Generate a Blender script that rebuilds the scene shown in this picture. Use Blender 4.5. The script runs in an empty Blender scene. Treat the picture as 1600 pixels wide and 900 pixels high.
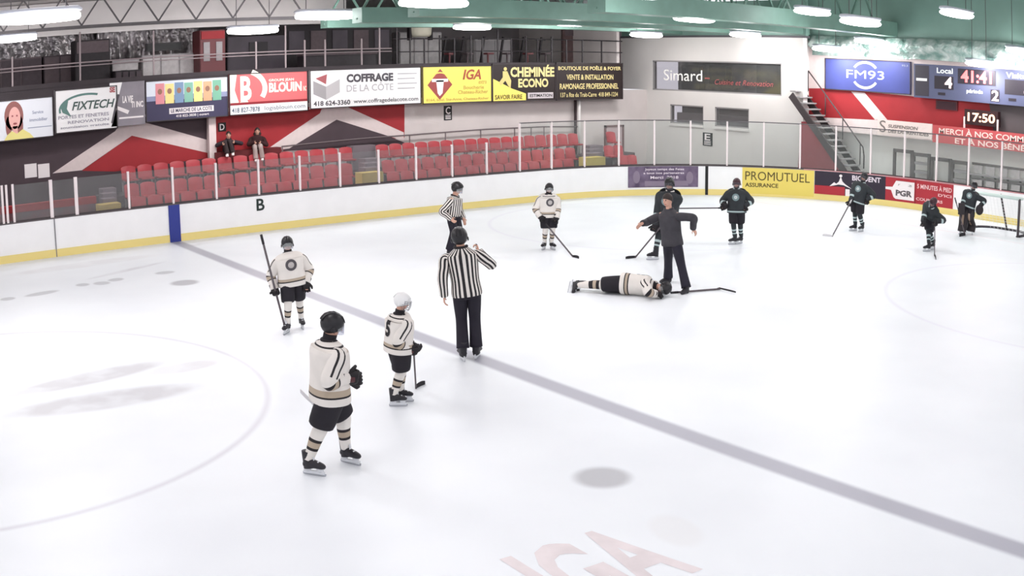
import bpy, bmesh, math, random
from mathutils import Vector, Matrix
from mathutils.bvhtree import BVHTree
random.seed(7)
V = Vector
PI = math.pi
sc = bpy.context.scene
COL = sc.collection

# ---------------------------------------------------------------- camera
CAM = V((-8.77436, -27.1725, 4.30519))
YAW, PITCH, ROLL = 0.630251, 0.204663, -0.007745
C1, C3 = 0.47309, 0.0130193            # angle = C1*r + C3*r^3, r = 1 at the frame's side
_f = V((math.cos(PITCH)*math.sin(YAW), math.cos(PITCH)*math.cos(YAW), -math.sin(PITCH)))
_r = V((math.cos(YAW), -math.sin(YAW), 0)); _u = _r.cross(_f)
CR = math.cos(ROLL)*_r + math.sin(ROLL)*_u
CU = -math.sin(ROLL)*_r + math.cos(ROLL)*_u
CF = _f
cd = bpy.data.cameras.new('camera'); cam = bpy.data.objects.new('camera', cd); COL.objects.link(cam)
sc.camera = cam
cd.type = 'PANO'; cd.sensor_fit = 'HORIZONTAL'; cd.sensor_width = 36; cd.sensor_height = 20.25
cd.panorama_type = 'FISHEYE_LENS_POLYNOMIAL'; cd.fisheye_fov = math.radians(150)
cd.fisheye_polynomial_k0 = 0; cd.fisheye_polynomial_k1 = -C1/18; cd.fisheye_polynomial_k2 = 0
cd.fisheye_polynomial_k3 = -C3/18**3; cd.fisheye_polynomial_k4 = 0
cd.clip_end = 300
_m = Matrix((CR, CU, -CF)).transposed().to_4x4(); _m.translation = CAM
cam.matrix_world = _m

def ray(x, y):
    X = (x-800)/800; Y = (450-y)/800; rr = max(math.hypot(X, Y), 1e-9)
    th = C1*rr + C3*rr**3
    return math.cos(th)*CF + math.sin(th)*(X*CR+Y*CU)/rr
def at(x, y, axis, val):
    """the point of the plane axis = val that the photograph shows at pixel x, y"""
    d = ray(x, y); i = 'XYZ'.index(axis)
    return CAM + d*((val-CAM[i])/d[i])

# ---------------------------------------------------------------- world and exposure
w = bpy.data.worlds.new('world'); sc.world = w; w.use_nodes = True
w.node_tree.nodes['Background'].inputs[0].default_value = (0.93, 0.94, 1.0, 1)
w.node_tree.nodes['Background'].inputs[1].default_value = 1.0
sc.view_settings.view_transform = 'Standard'; sc.view_settings.look = 'None'
sc.view_settings.exposure = 0.3; sc.view_settings.gamma = 1.0
sc.view_settings.use_curve_mapping = False
LAMP_POWER, LAMP_GLOW = 32.0, 75.0        # lamps by the stands
NEAR_POWER, NEAR_GLOW = 15.0, 11.0        # lamps over the near ice

# ---------------------------------------------------------------- materials
def srgb(c):
    return tuple((x/255/12.92 if x/255 <= 0.04045 else ((x/255+0.055)/1.055)**2.4) for x in c)
MATS = {}
def mat(name, rgb, rough=0.6, metal=0.0, emit=0.0, spec=0.4, noise=0.0, nscale=8.0, bump=0.0, bscale=30.0, rgb2=None):
    if name in MATS: return MATS[name]
    m = bpy.data.materials.new(name); m.use_nodes = True; nt = m.node_tree; b = nt.nodes['Principled BSDF']
    c = srgb(rgb)
    b.inputs['Base Color'].default_value = (*c, 1); b.inputs['Roughness'].default_value = rough
    b.inputs['Metallic'].default_value = metal; b.inputs['Specular IOR Level'].default_value = spec
    if emit:
        b.inputs['Emission Color'].default_value = (*c, 1); b.inputs['Emission Strength'].default_value = emit
    if noise or rgb2:
        tc = nt.nodes.new('ShaderNodeTexCoord'); n = nt.nodes.new('ShaderNodeTexNoise'); n.inputs['Scale'].default_value = nscale
        n.inputs['Detail'].default_value = 4
        nt.links.new(tc.outputs['Object'], n.inputs['Vector'])
        mx = nt.nodes.new('ShaderNodeMix'); mx.data_type = 'RGBA'
        c2 = srgb(rgb2) if rgb2 else tuple(x*(1-noise) for x in c)
        rp = nt.nodes.new('ShaderNodeMapRange'); rp.inputs['From Min'].default_value = 0.35; rp.inputs['From Max'].default_value = 0.65
        nt.links.new(n.outputs['Fac'], rp.inputs['Value']); nt.links.new(rp.outputs['Result'], mx.inputs['Factor'])
        mx.inputs['A'].default_value = (*c, 1); mx.inputs['B'].default_value = (*c2, 1)
        nt.links.new(mx.outputs['Result'], b.inputs['Base Color'])
    if bump:
        tc = nt.nodes.new('ShaderNodeTexCoord'); n = nt.nodes.new('ShaderNodeTexNoise'); n.inputs['Scale'].default_value = bscale
        nt.links.new(tc.outputs['Object'], n.inputs['Vector'])
        bp = nt.nodes.new('ShaderNodeBump'); bp.inputs['Strength'].default_value = bump; bp.inputs['Distance'].default_value = 0.05
        nt.links.new(n.outputs['Fac'], bp.inputs['Height']); nt.links.new(bp.outputs['Normal'], b.inputs['Normal'])
    MATS[name] = m
    return m

def glass_mat(name, tint, haze, gloss=0.06):
    m = bpy.data.materials.new(name); m.use_nodes = True; nt = m.node_tree
    nt.nodes.remove(nt.nodes['Principled BSDF']); out = nt.nodes['Material Output']
    t = nt.nodes.new('ShaderNodeBsdfTransparent'); t.inputs[0].default_value = (*tint, 1)
    d = nt.nodes.new('ShaderNodeBsdfDiffuse'); d.inputs[0].default_value = (0.8, 0.85, 0.83, 1)
    g = nt.nodes.new('ShaderNodeBsdfGlossy'); g.inputs['Roughness'].default_value = 0.08
    a = nt.nodes.new('ShaderNodeMixShader'); a.inputs[0].default_value = haze
    b = nt.nodes.new('ShaderNodeMixShader'); b.inputs[0].default_value = gloss
    nt.links.new(t.outputs[0], a.inputs[1]); nt.links.new(d.outputs[0], a.inputs[2])
    nt.links.new(a.outputs[0], b.inputs[1]); nt.links.new(g.outputs[0], b.inputs[2]); nt.links.new(b.outputs[0], out.inputs[0])
    MATS[name] = m
    return m

# ---------------------------------------------------------------- object helpers
def tag(o, label=None, cat=None, group=None, kind=None):
    if label: o['label'] = label
    if cat: o['category'] = cat
    if group: o['group'] = group
    if kind: o['kind'] = kind
    return o
def empty(name, loc, label, cat, group=None, rz=0.0):
    o = bpy.data.objects.new(name, None); COL.objects.link(o); o.location = loc; o.rotation_euler.z = rz
    o.empty_display_size = 0.2
    return tag(o, label, cat, group)
def copy_tree(o, parent=None):
    c = o.copy(); COL.objects.link(c)
    if parent: c.parent = parent
    for ch in list(o.children): copy_tree(ch, c)
    return c

class MB:
    """collects shapes, links them as ONE mesh object"""
    def __init__(s, org=(0, 0, 0)):
        s.v = []; s.f = []; s.mi = []; s.sm = []; s.org = V(org)
    def add(s, vs, fs, mi=0, smooth=False):
        n = len(s.v); s.v += [V(p)-s.org for p in vs]
        for i, f in enumerate(fs):
            s.f.append([n+j for j in f]); s.mi.append(mi[i] if isinstance(mi, list) else mi); s.sm.append(smooth)
        return s
    def box(s, lo, hi, mi=0, bevel=0.0):
        x0, y0, z0 = lo; x1, y1, z1 = hi
        vs = [(x0,y0,z0),(x1,y0,z0),(x1,y1,z0),(x0,y1,z0),(x0,y0,z1),(x1,y0,z1),(x1,y1,z1),(x0,y1,z1)]
        fs = [(0,3,2,1),(4,5,6,7),(0,1,5,4),(1,2,6,5),(2,3,7,6),(3,0,4,7)]
        if bevel:
            bm = bmesh.new(); bv = [bm.verts.new(p) for p in vs]
            for f in fs: bm.faces.new([bv[i] for i in f])
            bmesh.ops.bevel(bm, geom=bm.edges[:], offset=bevel, segments=2, affect='EDGES')
            bm.verts.ensure_lookup_table(); bm.verts.index_update()
            r = s.add([v.co.copy() for v in bm.verts], [[v.index for v in f.verts] for f in bm.faces], mi)
            bm.free(); return r
        return s.add(vs, fs, mi)
    def obox(s, c, ax, ay, az, mi=0):
        """box from centre and three half-axis vectors"""
        c, ax, ay, az = V(c), V(ax), V(ay), V(az)
        vs = [c+ax*a+ay*b+az*d for d in (-1, 1) for (a, b) in ((-1,-1),(1,-1),(1,1),(-1,1))]
        return s.add(vs, [(0,3,2,1),(4,5,6,7),(0,1,5,4),(1,2,6,5),(2,3,7,6),(3,0,4,7)], mi)
    def bar(s, a, b, w, h=None, mi=0, up=(0, 0, 1)):
        a, b = V(a), V(b); t = (b-a).normalized(); up = V(up)
        if abs(t.dot(up)) > 0.98: up = V((1, 0, 0))
        x = t.cross(up).normalized(); y = x.cross(t)
        return s.obox((a+b)/2, (b-a)/2, x*w/2, y*(h or w)/2, mi)
    def loft(s, pts, rad, ref=(1, 0, 0), seg=16, sub=1, mi=0, cls=None, caps=True, power=2.0, vlist=None, v0=0.0, v1=1.0):
        """tube through pts with elliptical rings (rx along ref, ry across); cls(u, v) picks the material"""
        P = [V(p) for p in pts]; R = [(r, r) if not isinstance(r, (tuple, list)) else tuple(r) for r in rad]
        n = len(P); vv = vlist or [i/(n-1) for i in range(n)]
        pp, rr, vs_ = [], [], []
        def cr(a, b, c, d, t):
            return 0.5*((2*b)+(c-a)*t+(2*a-5*b+4*c-d)*t*t+(3*b-a-3*c+d)*t**3)
        for i in range(n-1):
            a, b, c, d = P[max(i-1, 0)], P[i], P[i+1], P[min(i+2, n-1)]
            ra, rb, rc, rd = R[max(i-1, 0)], R[i], R[i+1], R[min(i+2, n-1)]
            for k in range(sub):
                t = k/sub
                pp.append(cr(a, b, c, d, t)); rr.append(tuple(max(cr(ra[j], rb[j], rc[j], rd[j], t), 1e-4) for j in (0, 1)))
                vs_.append(vv[i]+(vv[i+1]-vv[i])*t)
        pp.append(P[-1]); rr.append(R[-1]); vs_.append(vv[-1])
        ref = V(ref); verts = []; faces = []; mis = []
        m = len(pp)
        for i in range(m):
            T = (pp[min(i+1, m-1)]-pp[max(i-1, 0)])
            T = T.normalized() if T.length > 1e-9 else V((0, 0, 1))
            X = ref-T*ref.dot(T)
            if X.length < 1e-3: X = T.orthogonal()
            X.normalize(); Y = T.cross(X)
            for k in range(seg):
                a = 2*PI*k/seg; ca, sa = math.cos(a), math.sin(a)
                if power != 2.0:
                    e = 2.0/power; ca = math.copysign(abs(ca)**e, ca); sa = math.copysign(abs(sa)**e, sa)
                verts.append(pp[i]+X*rr[i][0]*ca+Y*rr[i][1]*sa)
        for i in range(m-1):
            for k in range(seg):
                k2 = (k+1) % seg
                faces.append((i*seg+k, i*seg+k2, (i+1)*seg+k2, (i+1)*seg+k))
                u = (k+0.5)/seg; v = v0+(v1-v0)*(vs_[i]+vs_[i+1])/2
                mis.append(cls(u, v) if cls else mi)
        if caps:
            faces.append(tuple(range(seg))[::-1]); mis.append(cls(0, v0) if cls else mi)
            faces.append(tuple((m-1)*seg+k for k in range(seg))); mis.append(cls(0, v1) if cls else mi)
        return s.add(verts, faces, mis, True)
    def cap(s, a, b, ra, rb=None, seg=14, mi=0):
        """capsule with rounded ends, tapering"""
        a, b = V(a), V(b); rb = ra if rb is None else rb
        t = (b-a); L = t.length; t = t/L if L > 1e-6 else V((0, 0, 1))
        pts = []; rad = []
        for k in range(5):
            q = PI/2*(1-k/4); pts.append(a-t*ra*math.sin(q)); rad.append(max(ra*math.cos(q), 1e-4))
        for k in range(5):
            q = PI/2*k/4; pts.append(b+t*rb*math.sin(q)); rad.append(max(rb*math.cos(q), 1e-4))
        return s.loft(pts, rad, ref=t.orthogonal(), seg=seg, mi=mi)
    def ball(s, c, r, mi=0, seg=16, ref=(1, 0, 0), up=(0, 0, 1)):
        """ellipsoid: r = (rx, ry, rz) along ref, up x ref and up"""
        r = (r, r, r) if not isinstance(r, (tuple, list)) else r
        up = V(up).normalized(); c = V(c); n = 10
        pts = [c-up*r[2]*math.cos(PI*k/n) for k in range(n+1)]
        rad = [(max(r[0]*math.sin(PI*k/n), 1e-4), max(r[1]*math.sin(PI*k/n), 1e-4)) for k in range(n+1)]
        return s.loft(pts, rad, ref=ref, seg=seg, mi=mi)
    def prism(s, poly, thick, mi=0):
        """poly: coplanar points; thick: extrusion vector"""
        n = len(poly); t = V(thick); a = [V(p) for p in poly]
        return s.add(a+[p+t for p in a], [tuple(range(n))[::-1], tuple(range(n, 2*n))]+[(i, (i+1) % n, n+(i+1) % n, n+i) for i in range(n)], mi)
    def build(s, name, mats, parent=None, label=None):
        me = bpy.data.meshes.new(name); me.from_pydata([tuple(p) for p in s.v], [], s.f)
        mats = mats if isinstance(mats, (list, tuple)) else [mats]
        for m in mats: me.materials.append(m)
        me.polygons.foreach_set('material_index', s.mi); me.polygons.foreach_set('use_smooth', s.sm)
        me.update()
        bm = bmesh.new(); bm.from_mesh(me); bmesh.ops.recalc_face_normals(bm, faces=bm.faces[:]); bm.to_mesh(me); bm.free()
        o = bpy.data.objects.new(name, me); COL.objects.link(o)
        if parent: o.parent = parent
        else: o.location = s.org
        if label: o['label'] = label
        return o

def remesh(o, voxel, smooth=3):
    """bake overlapping shapes into one continuous surface"""
    md = o.modifiers.new('r', 'REMESH'); md.mode = 'VOXEL'; md.voxel_size = voxel; md.use_smooth_shade = True
    sm = o.modifiers.new('s', 'SMOOTH'); sm.factor = 0.5; sm.iterations = smooth
    dg = bpy.context.evaluated_depsgraph_get(); me = bpy.data.meshes.new_from_object(o.evaluated_get(dg))
    mats = list(o.data.materials); o.modifiers.clear(); old = o.data; o.data = me; me.name = old.name
    me.materials.clear()
    for m in mats: me.materials.append(m)
    return o

_FC = {}
def text_shape(s, bold=0.0, italic=0.0):
    """flat letters as points and faces, height of a capital = 1"""
    key = (s, bold, italic)
    if key in _FC: return _FC[key]
    cu = bpy.data.curves.new('t', 'FONT'); cu.body = s; cu.size = 1.0; cu.offset = bold; cu.shear = italic; cu.resolution_u = 3
    o = bpy.data.objects.new('t', cu); COL.objects.link(o)
    dg = bpy.context.evaluated_depsgraph_get(); me = bpy.data.meshes.new_from_object(o.evaluated_get(dg))
    vs = [v.co.copy() for v in me.vertices]; fs = [tuple(p.vertices) for p in me.polygons]
    bpy.data.objects.remove(o); bpy.data.curves.remove(cu); bpy.data.meshes.remove(me)
    x0 = min(v.x for v in vs); x1 = max(v.x for v in vs); y0 = min(v.y for v in vs); y1 = max(v.y for v in vs)
    _FC[key] = ([((v.x-x0)/(x1-x0), (v.y-y0)/(y1-y0)) for v in vs], fs)
    return _FC[key]
class Face:
    """a flat face to put letters on: origin at its lower left corner, unit right and up, size w x h"""
    def __init__(s, o, r, u, w, h):
        s.o, s.r, s.u, s.w, s.h = V(o), V(r).normalized(), V(u).normalized(), w, h
        s.n = s.r.cross(s.u)
    def p(s, x, y, d=0.0): return s.o+s.r*x*s.w+s.u*y*s.h+s.n*d
    def text(s, mb, t, x0, x1, y0, y1, mi=0, bold=0.02, italic=0.0, d=0.006):
        vs, fs = text_shape(t, bold, italic)
        mb.add([s.p(x0+(x1-x0)*a, y0+(y1-y0)*b, d) for a, b in vs], fs, mi)
    def rect(s, mb, x0, x1, y0, y1, mi=0, d=0.004):
        mb.add([s.p(x0, y0, d), s.p(x1, y0, d), s.p(x1, y1, d), s.p(x0, y1, d)], [(0, 1, 2, 3)], mi)
    def poly(s, mb, pts, mi=0, d=0.004):
        mb.add([s.p(x, y, d) for x, y in pts], [tuple(range(len(pts)))], mi)
    def disc(s, mb, cx, cy, rx, ry, mi=0, d=0.004, n=24, a0=0, a1=360):
        s.poly(mb, [(cx+rx*math.cos(math.radians(a0+(a1-a0)*k/n)), cy+ry*math.sin(math.radians(a0+(a1-a0)*k/n))) for k in range(n+(0 if a1-a0 == 360 else 1))], mi, d)
    def arc(s, mb, cx, cy, rx, ry, t, a0, a1, mi=0, d=0.006, n=20):
        vs = []
        for k in range(n+1):
            a = math.radians(a0+(a1-a0)*k/n)
            for q in (0, t): vs.append(s.p(cx+(rx-q*s.h/s.w)*math.cos(a), cy+(ry-q)*math.sin(a), d))
        mb.add(vs, [(2*k, 2*k+1, 2*k+3, 2*k+2) for k in range(n)], mi)

WHITE = mat('white_paint', (238, 236, 236), 0.5)
BLACK = mat('black_paint', (22, 20, 22), 0.5)
# ================================================================ the rink's plan
SP, S0, RAD, XE, HB = 1.2673, 0.0129, 8.897, 21.265, 1.006
WID = 24.73
SL = XE-RAD
def path(s, off=0.0):
    """point and outward normal of the board line, s metres from the blue line; off moves it outward"""
    if s < SL: return V((s, off, 0)), V((0, 1, 0))
    if s < SL+RAD*PI/2:
        t = (s-SL)/RAD; n = V((math.sin(t), math.cos(t), 0))
        return V((SL, -RAD, 0))+n*(RAD+off), n
    return V((XE+off, -RAD-(s-SL-RAD*PI/2), 0)), V((1, 0, 0))
def s_of(px, py, z=HB):
    """where along the boards a pixel of height z lies"""
    best = None; g = at(px, py, 'Z', z)
    s = -9.0
    while s < 34:
        d = (path(s)[0].xy-g.xy).length
        if best is None or d < best[0]: best = (d, s)
        s += 0.02
    return best[1]
def strip(mb, s0, s1, z0, z1, d0, d1, mi=0, step=0.3, cls=None):
    """wall piece that follows the boards from s0 to s1, between offsets d0 < d1"""
    n = max(1, int(math.ceil((s1-s0)/step)))
    vs = []; fs = []
    for k in range(n+1):
        s = s0+(s1-s0)*k/n
        for d, z in ((d0, z0), (d1, z0), (d1, z1), (d0, z1)):
            p, _ = path(s, d); vs.append((p.x, p.y, z))
    for k in range(n):
        a = 4*k; b = a+4
        for i in range(4): fs.append((a+i, a+(i+1) % 4, b+(i+1) % 4, b+i))
    fs += [(0, 1, 2, 3), (4*n+3, 4*n+2, 4*n+1, 4*n)]
    mb.add(vs, fs, mi)

# ---------------------------------------------------------------- the ice
def ice_material():
    m = bpy.data.materials.new('ice'); m.use_nodes = True; nt = m.node_tree; b = nt.nodes['Principled BSDF']
    N = nt.nodes.new; L = nt.links.new
    tc = N('ShaderNodeTexCoord'); sp = N('ShaderNodeSeparateXYZ'); L(tc.outputs['Object'], sp.inputs[0])
    X, Y = sp.outputs[0], sp.outputs[1]
    def M(op, a, b_=None, c=None):
        n = N('ShaderNodeMath'); n.operation = op
        for i, q in enumerate((a, b_, c)):
            if q is None: continue
            if isinstance(q, (int, float)): n.inputs[i].default_value = q
            else: L(q, n.inputs[i])
        return n.outputs[0]
    def soft(dist, half, blur):      # 1 inside |dist| < half, fading over blur
        a = M('ABSOLUTE', dist); n = N('ShaderNodeMapRange'); n.interpolation_type = 'SMOOTHSTEP'
        n.inputs['From Min'].default_value = half-blur; n.inputs['From Max'].default_value = half+blur
        n.inputs['To Min'].default_value = 1; n.inputs['To Max'].default_value = 0
        L(a, n.inputs['Value']); return n.outputs['Result']
    def dist(cx, cy):
        dx = M('SUBTRACT', X, cx); dy = M('SUBTRACT', Y, cy)
        return M('SQRT', M('ADD', M('MULTIPLY', dx, dx), M('MULTIPLY', dy, dy)))
    def rot_ell(cx, cy, rx, ry, ang):
        dx = M('SUBTRACT', X, cx); dy = M('SUBTRACT', Y, cy); c, s = math.cos(ang), math.sin(ang)
        a = M('DIVIDE', M('ADD', M('MULTIPLY', dx, c), M('MULTIPLY', dy, s)), rx)
        e = M('DIVIDE', M('SUBTRACT', M('MULTIPLY', dy, c), M('MULTIPLY', dx, s)), ry)
        return M('SQRT', M('ADD', M('MULTIPLY', a, a), M('MULTIPLY', e, e)))
    nz = N('ShaderNodeTexNoise'); nz.inputs['Scale'].default_value = 0.35; nz.inputs['Detail'].default_value = 3; L(tc.outputs['Object'], nz.inputs['Vector'])
    col = None
    def layer(fac, rgb, amount):
        nonlocal col
        mx = N('ShaderNodeMix'); mx.data_type = 'RGBA'
        L(M('MULTIPLY', fac, amount), mx.inputs['Factor'])
        if col is None: mx.inputs['A'].default_value = (*srgb((240, 244, 248)), 1)
        else: L(col, mx.inputs['A'])
        mx.inputs['B'].default_value = (*srgb(rgb), 1); col = mx.outputs['Result']
    mr = N('ShaderNodeMapRange'); mr.inputs['From Min'].default_value = 0.4; mr.inputs['From Max'].default_value = 0.7; L(nz.outputs['Fac'], mr.inputs['Value'])
    layer(mr.outputs['Result'], (232, 236, 241), 1.0)
    layer(soft(X, 0.16, 0.06), (168, 168, 180), 0.9)                                   # the blue line under the ice
    layer(soft(M('SUBTRACT', dist(-7.6, -WID/2), 4.57), 0.04, 0.05), (214, 214, 222), 0.8)  # centre circle
    for cy in (-WID/2+6.7, -WID/2-6.7):
        layer(soft(dist(-1.68, cy), 0.3, 0.08), (186, 187, 192), 0.95)
        layer(soft(M('SUBTRACT', dist(XE-9.45, cy), 4.57), 0.04, 0.06), (226, 226, 238), 0.7)
        layer(soft(dist(XE-9.45, cy), 0.3, 0.08), (236, 226, 230), 0.5)
    layer(soft(M('SUBTRACT', X, XE-3.35), 0.03, 0.03), (235, 205, 210), 0.5)
    n2 = N('ShaderNodeTexNoise'); n2.inputs['Scale'].default_value = 1.6; n2.inputs['Detail'].default_value = 2; L(tc.outputs['Object'], n2.inputs['Vector'])
    r2 = N('ShaderNodeMapRange'); r2.inputs['From Min'].default_value = 0.38; r2.inputs['From Max'].default_value = 0.55; L(n2.outputs['Fac'], r2.inputs['Value'])
    def smudge(px, py, qx, qy, width, rgb, amt, rough=True):
        a = at(px, py, 'Z', 0); c = at(qx, qy, 'Z', 0); mid = (a+c)/2; d = c-a
        e = rot_ell(mid.x, mid.y, d.length/2, width/2, math.atan2(d.y, d.x))
        f = soft(e, 0.85, 0.2)
        if rough: f = M('MULTIPLY', f, M('ADD', M('MULTIPLY', r2.outputs['Result'], 0.5), 0.5))
        layer(f, rgb, amt)
    smudge(5, 620, 270, 562, 0.75, (206, 206, 210), 0.85)
    smudge(0, 650, 325, 600, 0.95, (202, 202, 206), 0.85)
    smudge(225, 585, 350, 563, 0.6, (222, 222, 226), 0.8)
    smudge(1015, 835, 1095, 822, 0.9, (228, 226, 226), 0.3, False)
    for q in ((2, 470, 22, 464), (35, 464, 95, 453), (118, 447, 140, 443), (148, 441, 170, 444), (172, 440, 190, 434), (240, 428, 275, 424)):
        smudge(*q, 0.42, (184, 186, 190), 0.7, False)
    smudge(130, 438, 262, 408, 0.3, (208, 208, 214), 0.6)
    smudge(0, 432, 260, 396, 0.9, (222, 222, 226), 0.5)
    L(col, b.inputs['Base Color'])
    b.inputs['Roughness'].default_value = 0.42; b.inputs['Specular IOR Level'].default_value = 0.3
    return m
ICE = ice_material()
# a plain rounded slab of ice
pl = [V((-30, -24.73, 0)), V((SL, -24.73, 0))]
for k in range(1, 25):
    a = -PI/2+PI/2*k/24; pl.append(V((SL+RAD*math.cos(a), -24.73+RAD+RAD*math.sin(a), 0)))
for k in range(24, -1, -1): pl.append(path(SL+RAD*PI/2*k/24)[0])
pl.append(V((-30, 0, 0)))
mb = MB(); mb.prism([p+V((0, 0, -0.05)) for p in pl], (0, 0, 0.05))
ice = tag(mb.build('floor', ICE), kind='structure')
# letters painted in the ice near the bottom of the photograph: I G A
lt = MB()
red_ice = mat('red_under_ice', (234, 224, 226), 0.5, noise=0.12, nscale=3)
g0 = at(774, 870, 'Z', 0); g1 = at(952, 816, 'Z', 0)
rr = (g1-g0); Lr = rr.length; rr.normalize(); uu = V((-rr.y, rr.x, 0))
fc = Face(g0-uu*1.35, rr, uu, Lr, 1.3)
fc.text(lt, 'IGA', 0.0, 1.0, 0.0, 1.0, bold=0.03, italic=0.0, d=0.002)
lt.build('painted_letters', red_ice, ice, 'faded red letters IGA painted under the ice')

# ground outside the boards
mb = MB(); mb.box((-30, -40, -0.3), (30, 13, -0.06)); tag(mb.build('floor_outer', mat('rubber_floor', (70, 68, 70), 0.8, noise=0.2, nscale=2)), kind='structure')

# ---------------------------------------------------------------- walls
YW, XB, XW, XF = 5.4, 21.95, 22.9, 22.62
plum = mat('plum_wall', (78, 64, 70), 0.7, noise=0.12, nscale=1.2)
redw = mat('red_wall_paint', (165, 42, 48), 0.6, noise=0.08, nscale=1.5)
pinkw = mat('pinkish_white_paint', (226, 210, 208), 0.6, noise=0.05)
greyw = mat('grey_wall_paint', (212, 202, 200), 0.7, noise=0.08, nscale=1.0)
whitew = mat('white_wall_paint', (222, 217, 214), 0.7, noise=0.05, nscale=0.7)
mb = MB(); mb.box((-12, YW, 0), (XB, YW+0.2, 3.4))
wb = tag(mb.build('wall_back', greyw), kind='structure')
def wall_patch(pix, m, name, d=0.012, parent=wb, axis='Y', val=YW, label=None):
    ps = [at(x, y, axis, val-d) for x, y in pix]
    mb = MB(); mb.prism(ps, (0, d, 0) if axis == 'Y' else (d, 0, 0)); return mb.build(name, m, parent, label)
wall_patch([(-40, 200), (323, 178), (323, 275), (-40, 350)], plum, 'painted_field', 0.01)
wall_patch([(82, 271), (180, 205), (190, 190), (222, 190), (325, 219), (325, 239), (206, 212), (128, 266)], pinkw, 'painted_chevron', 0.016)
wall_patch([(206, 212), (325, 239), (325, 247), (180, 268), (128, 267)], redw, 'painted_triangle', 0.014)
wall_patch([(337, 176), (632, 160), (632, 215), (337, 250)], redw, 'painted_field', 0.01)
wall_patch([(412, 237), (500, 177), (505, 165), (538, 165), (631, 207), (631, 220), (605, 212), (526, 187), (452, 232)], pinkw, 'painted_chevron', 0.016)
wall_patch([(526, 187), (605, 212), (640, 226), (440, 236)], plum, 'painted_triangle', 0.014)
# white post in front of the back wall and light pipe post under the black sign
a = at(326, 240, 'Y', 5.2); b = at(337, 240, 'Y', 5.2)
mb = MB(); mb.box((a.x, 5.1, 0.9), (b.x, 5.3, 3.1)); tag(mb.build('trim_1', pinkw), kind='structure')
a = at(905, 210, 'Y', 5.1)
mb = MB(); mb.loft([(a.x, 5.1, 0.9), (a.x, 5.1, 3.1)], [0.06, 0.06], seg=12); tag(mb.build('trim_2', whitew), kind='structure')
a = at(901, 210, 'Y', 5.3)
mb = MB(); mb.box((a.x-0.05, 5.3, 0.9), (a.x+0.02, 5.39, 3.1)); tag(mb.build('trim_3', mat('dark_seam', (70, 60, 62), 0.7)), kind='structure')

# white block of rooms at the end, facing the ice
ya = at(1008, 100, 'X', XB).y; yb = at(1255, 100, 'X', XB).y
wn = [at(1021, 93, 'X', XB), at(1221, 100, 'X', XB), at(1221, 146, 'X', XB), at(1018, 144, 'X', XB)]
zt, zb_ = (wn[0].z+wn[1].z)/2, (wn[2].z+wn[3].z)/2; yl, yr = (wn[0].y+wn[3].y)/2, (wn[1].y+wn[2].y)/2
w1 = [at(1047, 163, 'X', XB), at(1099, 196, 'X', XB)]; w2 = [at(1117, 163, 'X', XB), at(1170, 197, 'X', XB)]
zs0, zs1 = w1[1].z, w1[0].z
TOPB = 5.6
mb = MB()
def panel(y0, y1, z0, z1, x0=XB, x1=XB+0.25): mb.box((x0, min(y0, y1), z0), (x1, max(y0, y1), z1))
y5 = YW+0.2
panel(yb, y5+1.4, zt, TOPB); panel(yl, y5+1.4, zb_, zt); panel(yb, yr, zb_, zt)
panel(yb, y5, zs1, zb_); panel(yb, y5, 0, zs0)
panel(w1[0].y, y5, zs0, zs1); panel(w2[0].y, w1[1].y, zs0, zs1); panel(yb, w2[1].y, zs0, zs1)
mb.box((XB+0.25, yb+0.25, 0), (XW, yb+0.45, TOPB))
tag(mb.build('wall_end_block', whitew), kind='structure')
# rooms behind the windows
roomd = mat('dim_room_grey', (150, 144, 146), 0.8, noise=0.5, nscale=1.6)
mb = MB(); mb.box((XB+1.8, yr-0.3, zb_-0.4), (XB+1.9, yl+0.3, zt+0.35)); mb.box((XB+0.25, yr-0.3, zb_-0.45), (XB+1.9, yl+0.3, zb_-0.3))
mb.box((XB+0.25, yr-0.3, zt+0.3), (XB+1.9, yl+0.3, zt+0.35))
tag(mb.build('wall_rooms', roomd), kind='structure')
mb = MB(); mb.box((XB+0.9, w2[1].y-0.2, zs0-0.4), (XB+1.0, w1[0].y+0.2, zs1+0.1)); mb.box((XB+0.6, w2[1].y-0.2, zs0-0.4), (XB+0.9, w1[0].y+0.2, zs0+0.42), 1); tag(mb.build('wall_rooms_lower', [mat('room_shade_dark', (52, 46, 50), 0.8), mat('counter_front_grey', (150, 146, 148), 0.7)]), kind='structure')  # back wall coloured near black: the small rooms' shade is painted in
fr = mat('window_frame_grey', (150, 146, 146), 0.6)
pane_m = glass_mat('window_glass', (0.72, 0.7, 0.72), 0.05, 0.08)
def window(n, y0, y1, z0, z1, x):
    mb = MB(); t = 0.05
    for q in ((y0, y1, z0, z0+t), (y0, y1, z1-t, z1), (y0, y0+t, z0, z1), (y1-t, y1, z0, z1)): mb.box((x+0.02, q[0], q[2]), (x+0.14, q[1], q[3]))
    o = tag(mb.build('window_%d' % n, fr), kind='structure')
    mb = MB(); mb.box((x+0.08, y0+t, z0+t), (x+0.09, y1-t, z1-t)); mb.build('window_pane', pane_m, o)
    return o
win1 = window(1, yr, yl, zb_, zt, XB)
window(2, w1[1].y, w1[0].y, zs0, zs1, XB); window(3, w2[1].y, w2[0].y, zs0, zs1, XB)
mb = MB()
mb.box((XB-0.06, w1[1].y-0.03, zs0-0.1), (XB, w1[0].y+0.03, zs0)); mb.box((XB-0.06, w2[1].y-0.03, zs0-0.1), (XB, w2[0].y+0.03, zs0))
tag(mb.build('trim_4', whitew), kind='structure')
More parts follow.
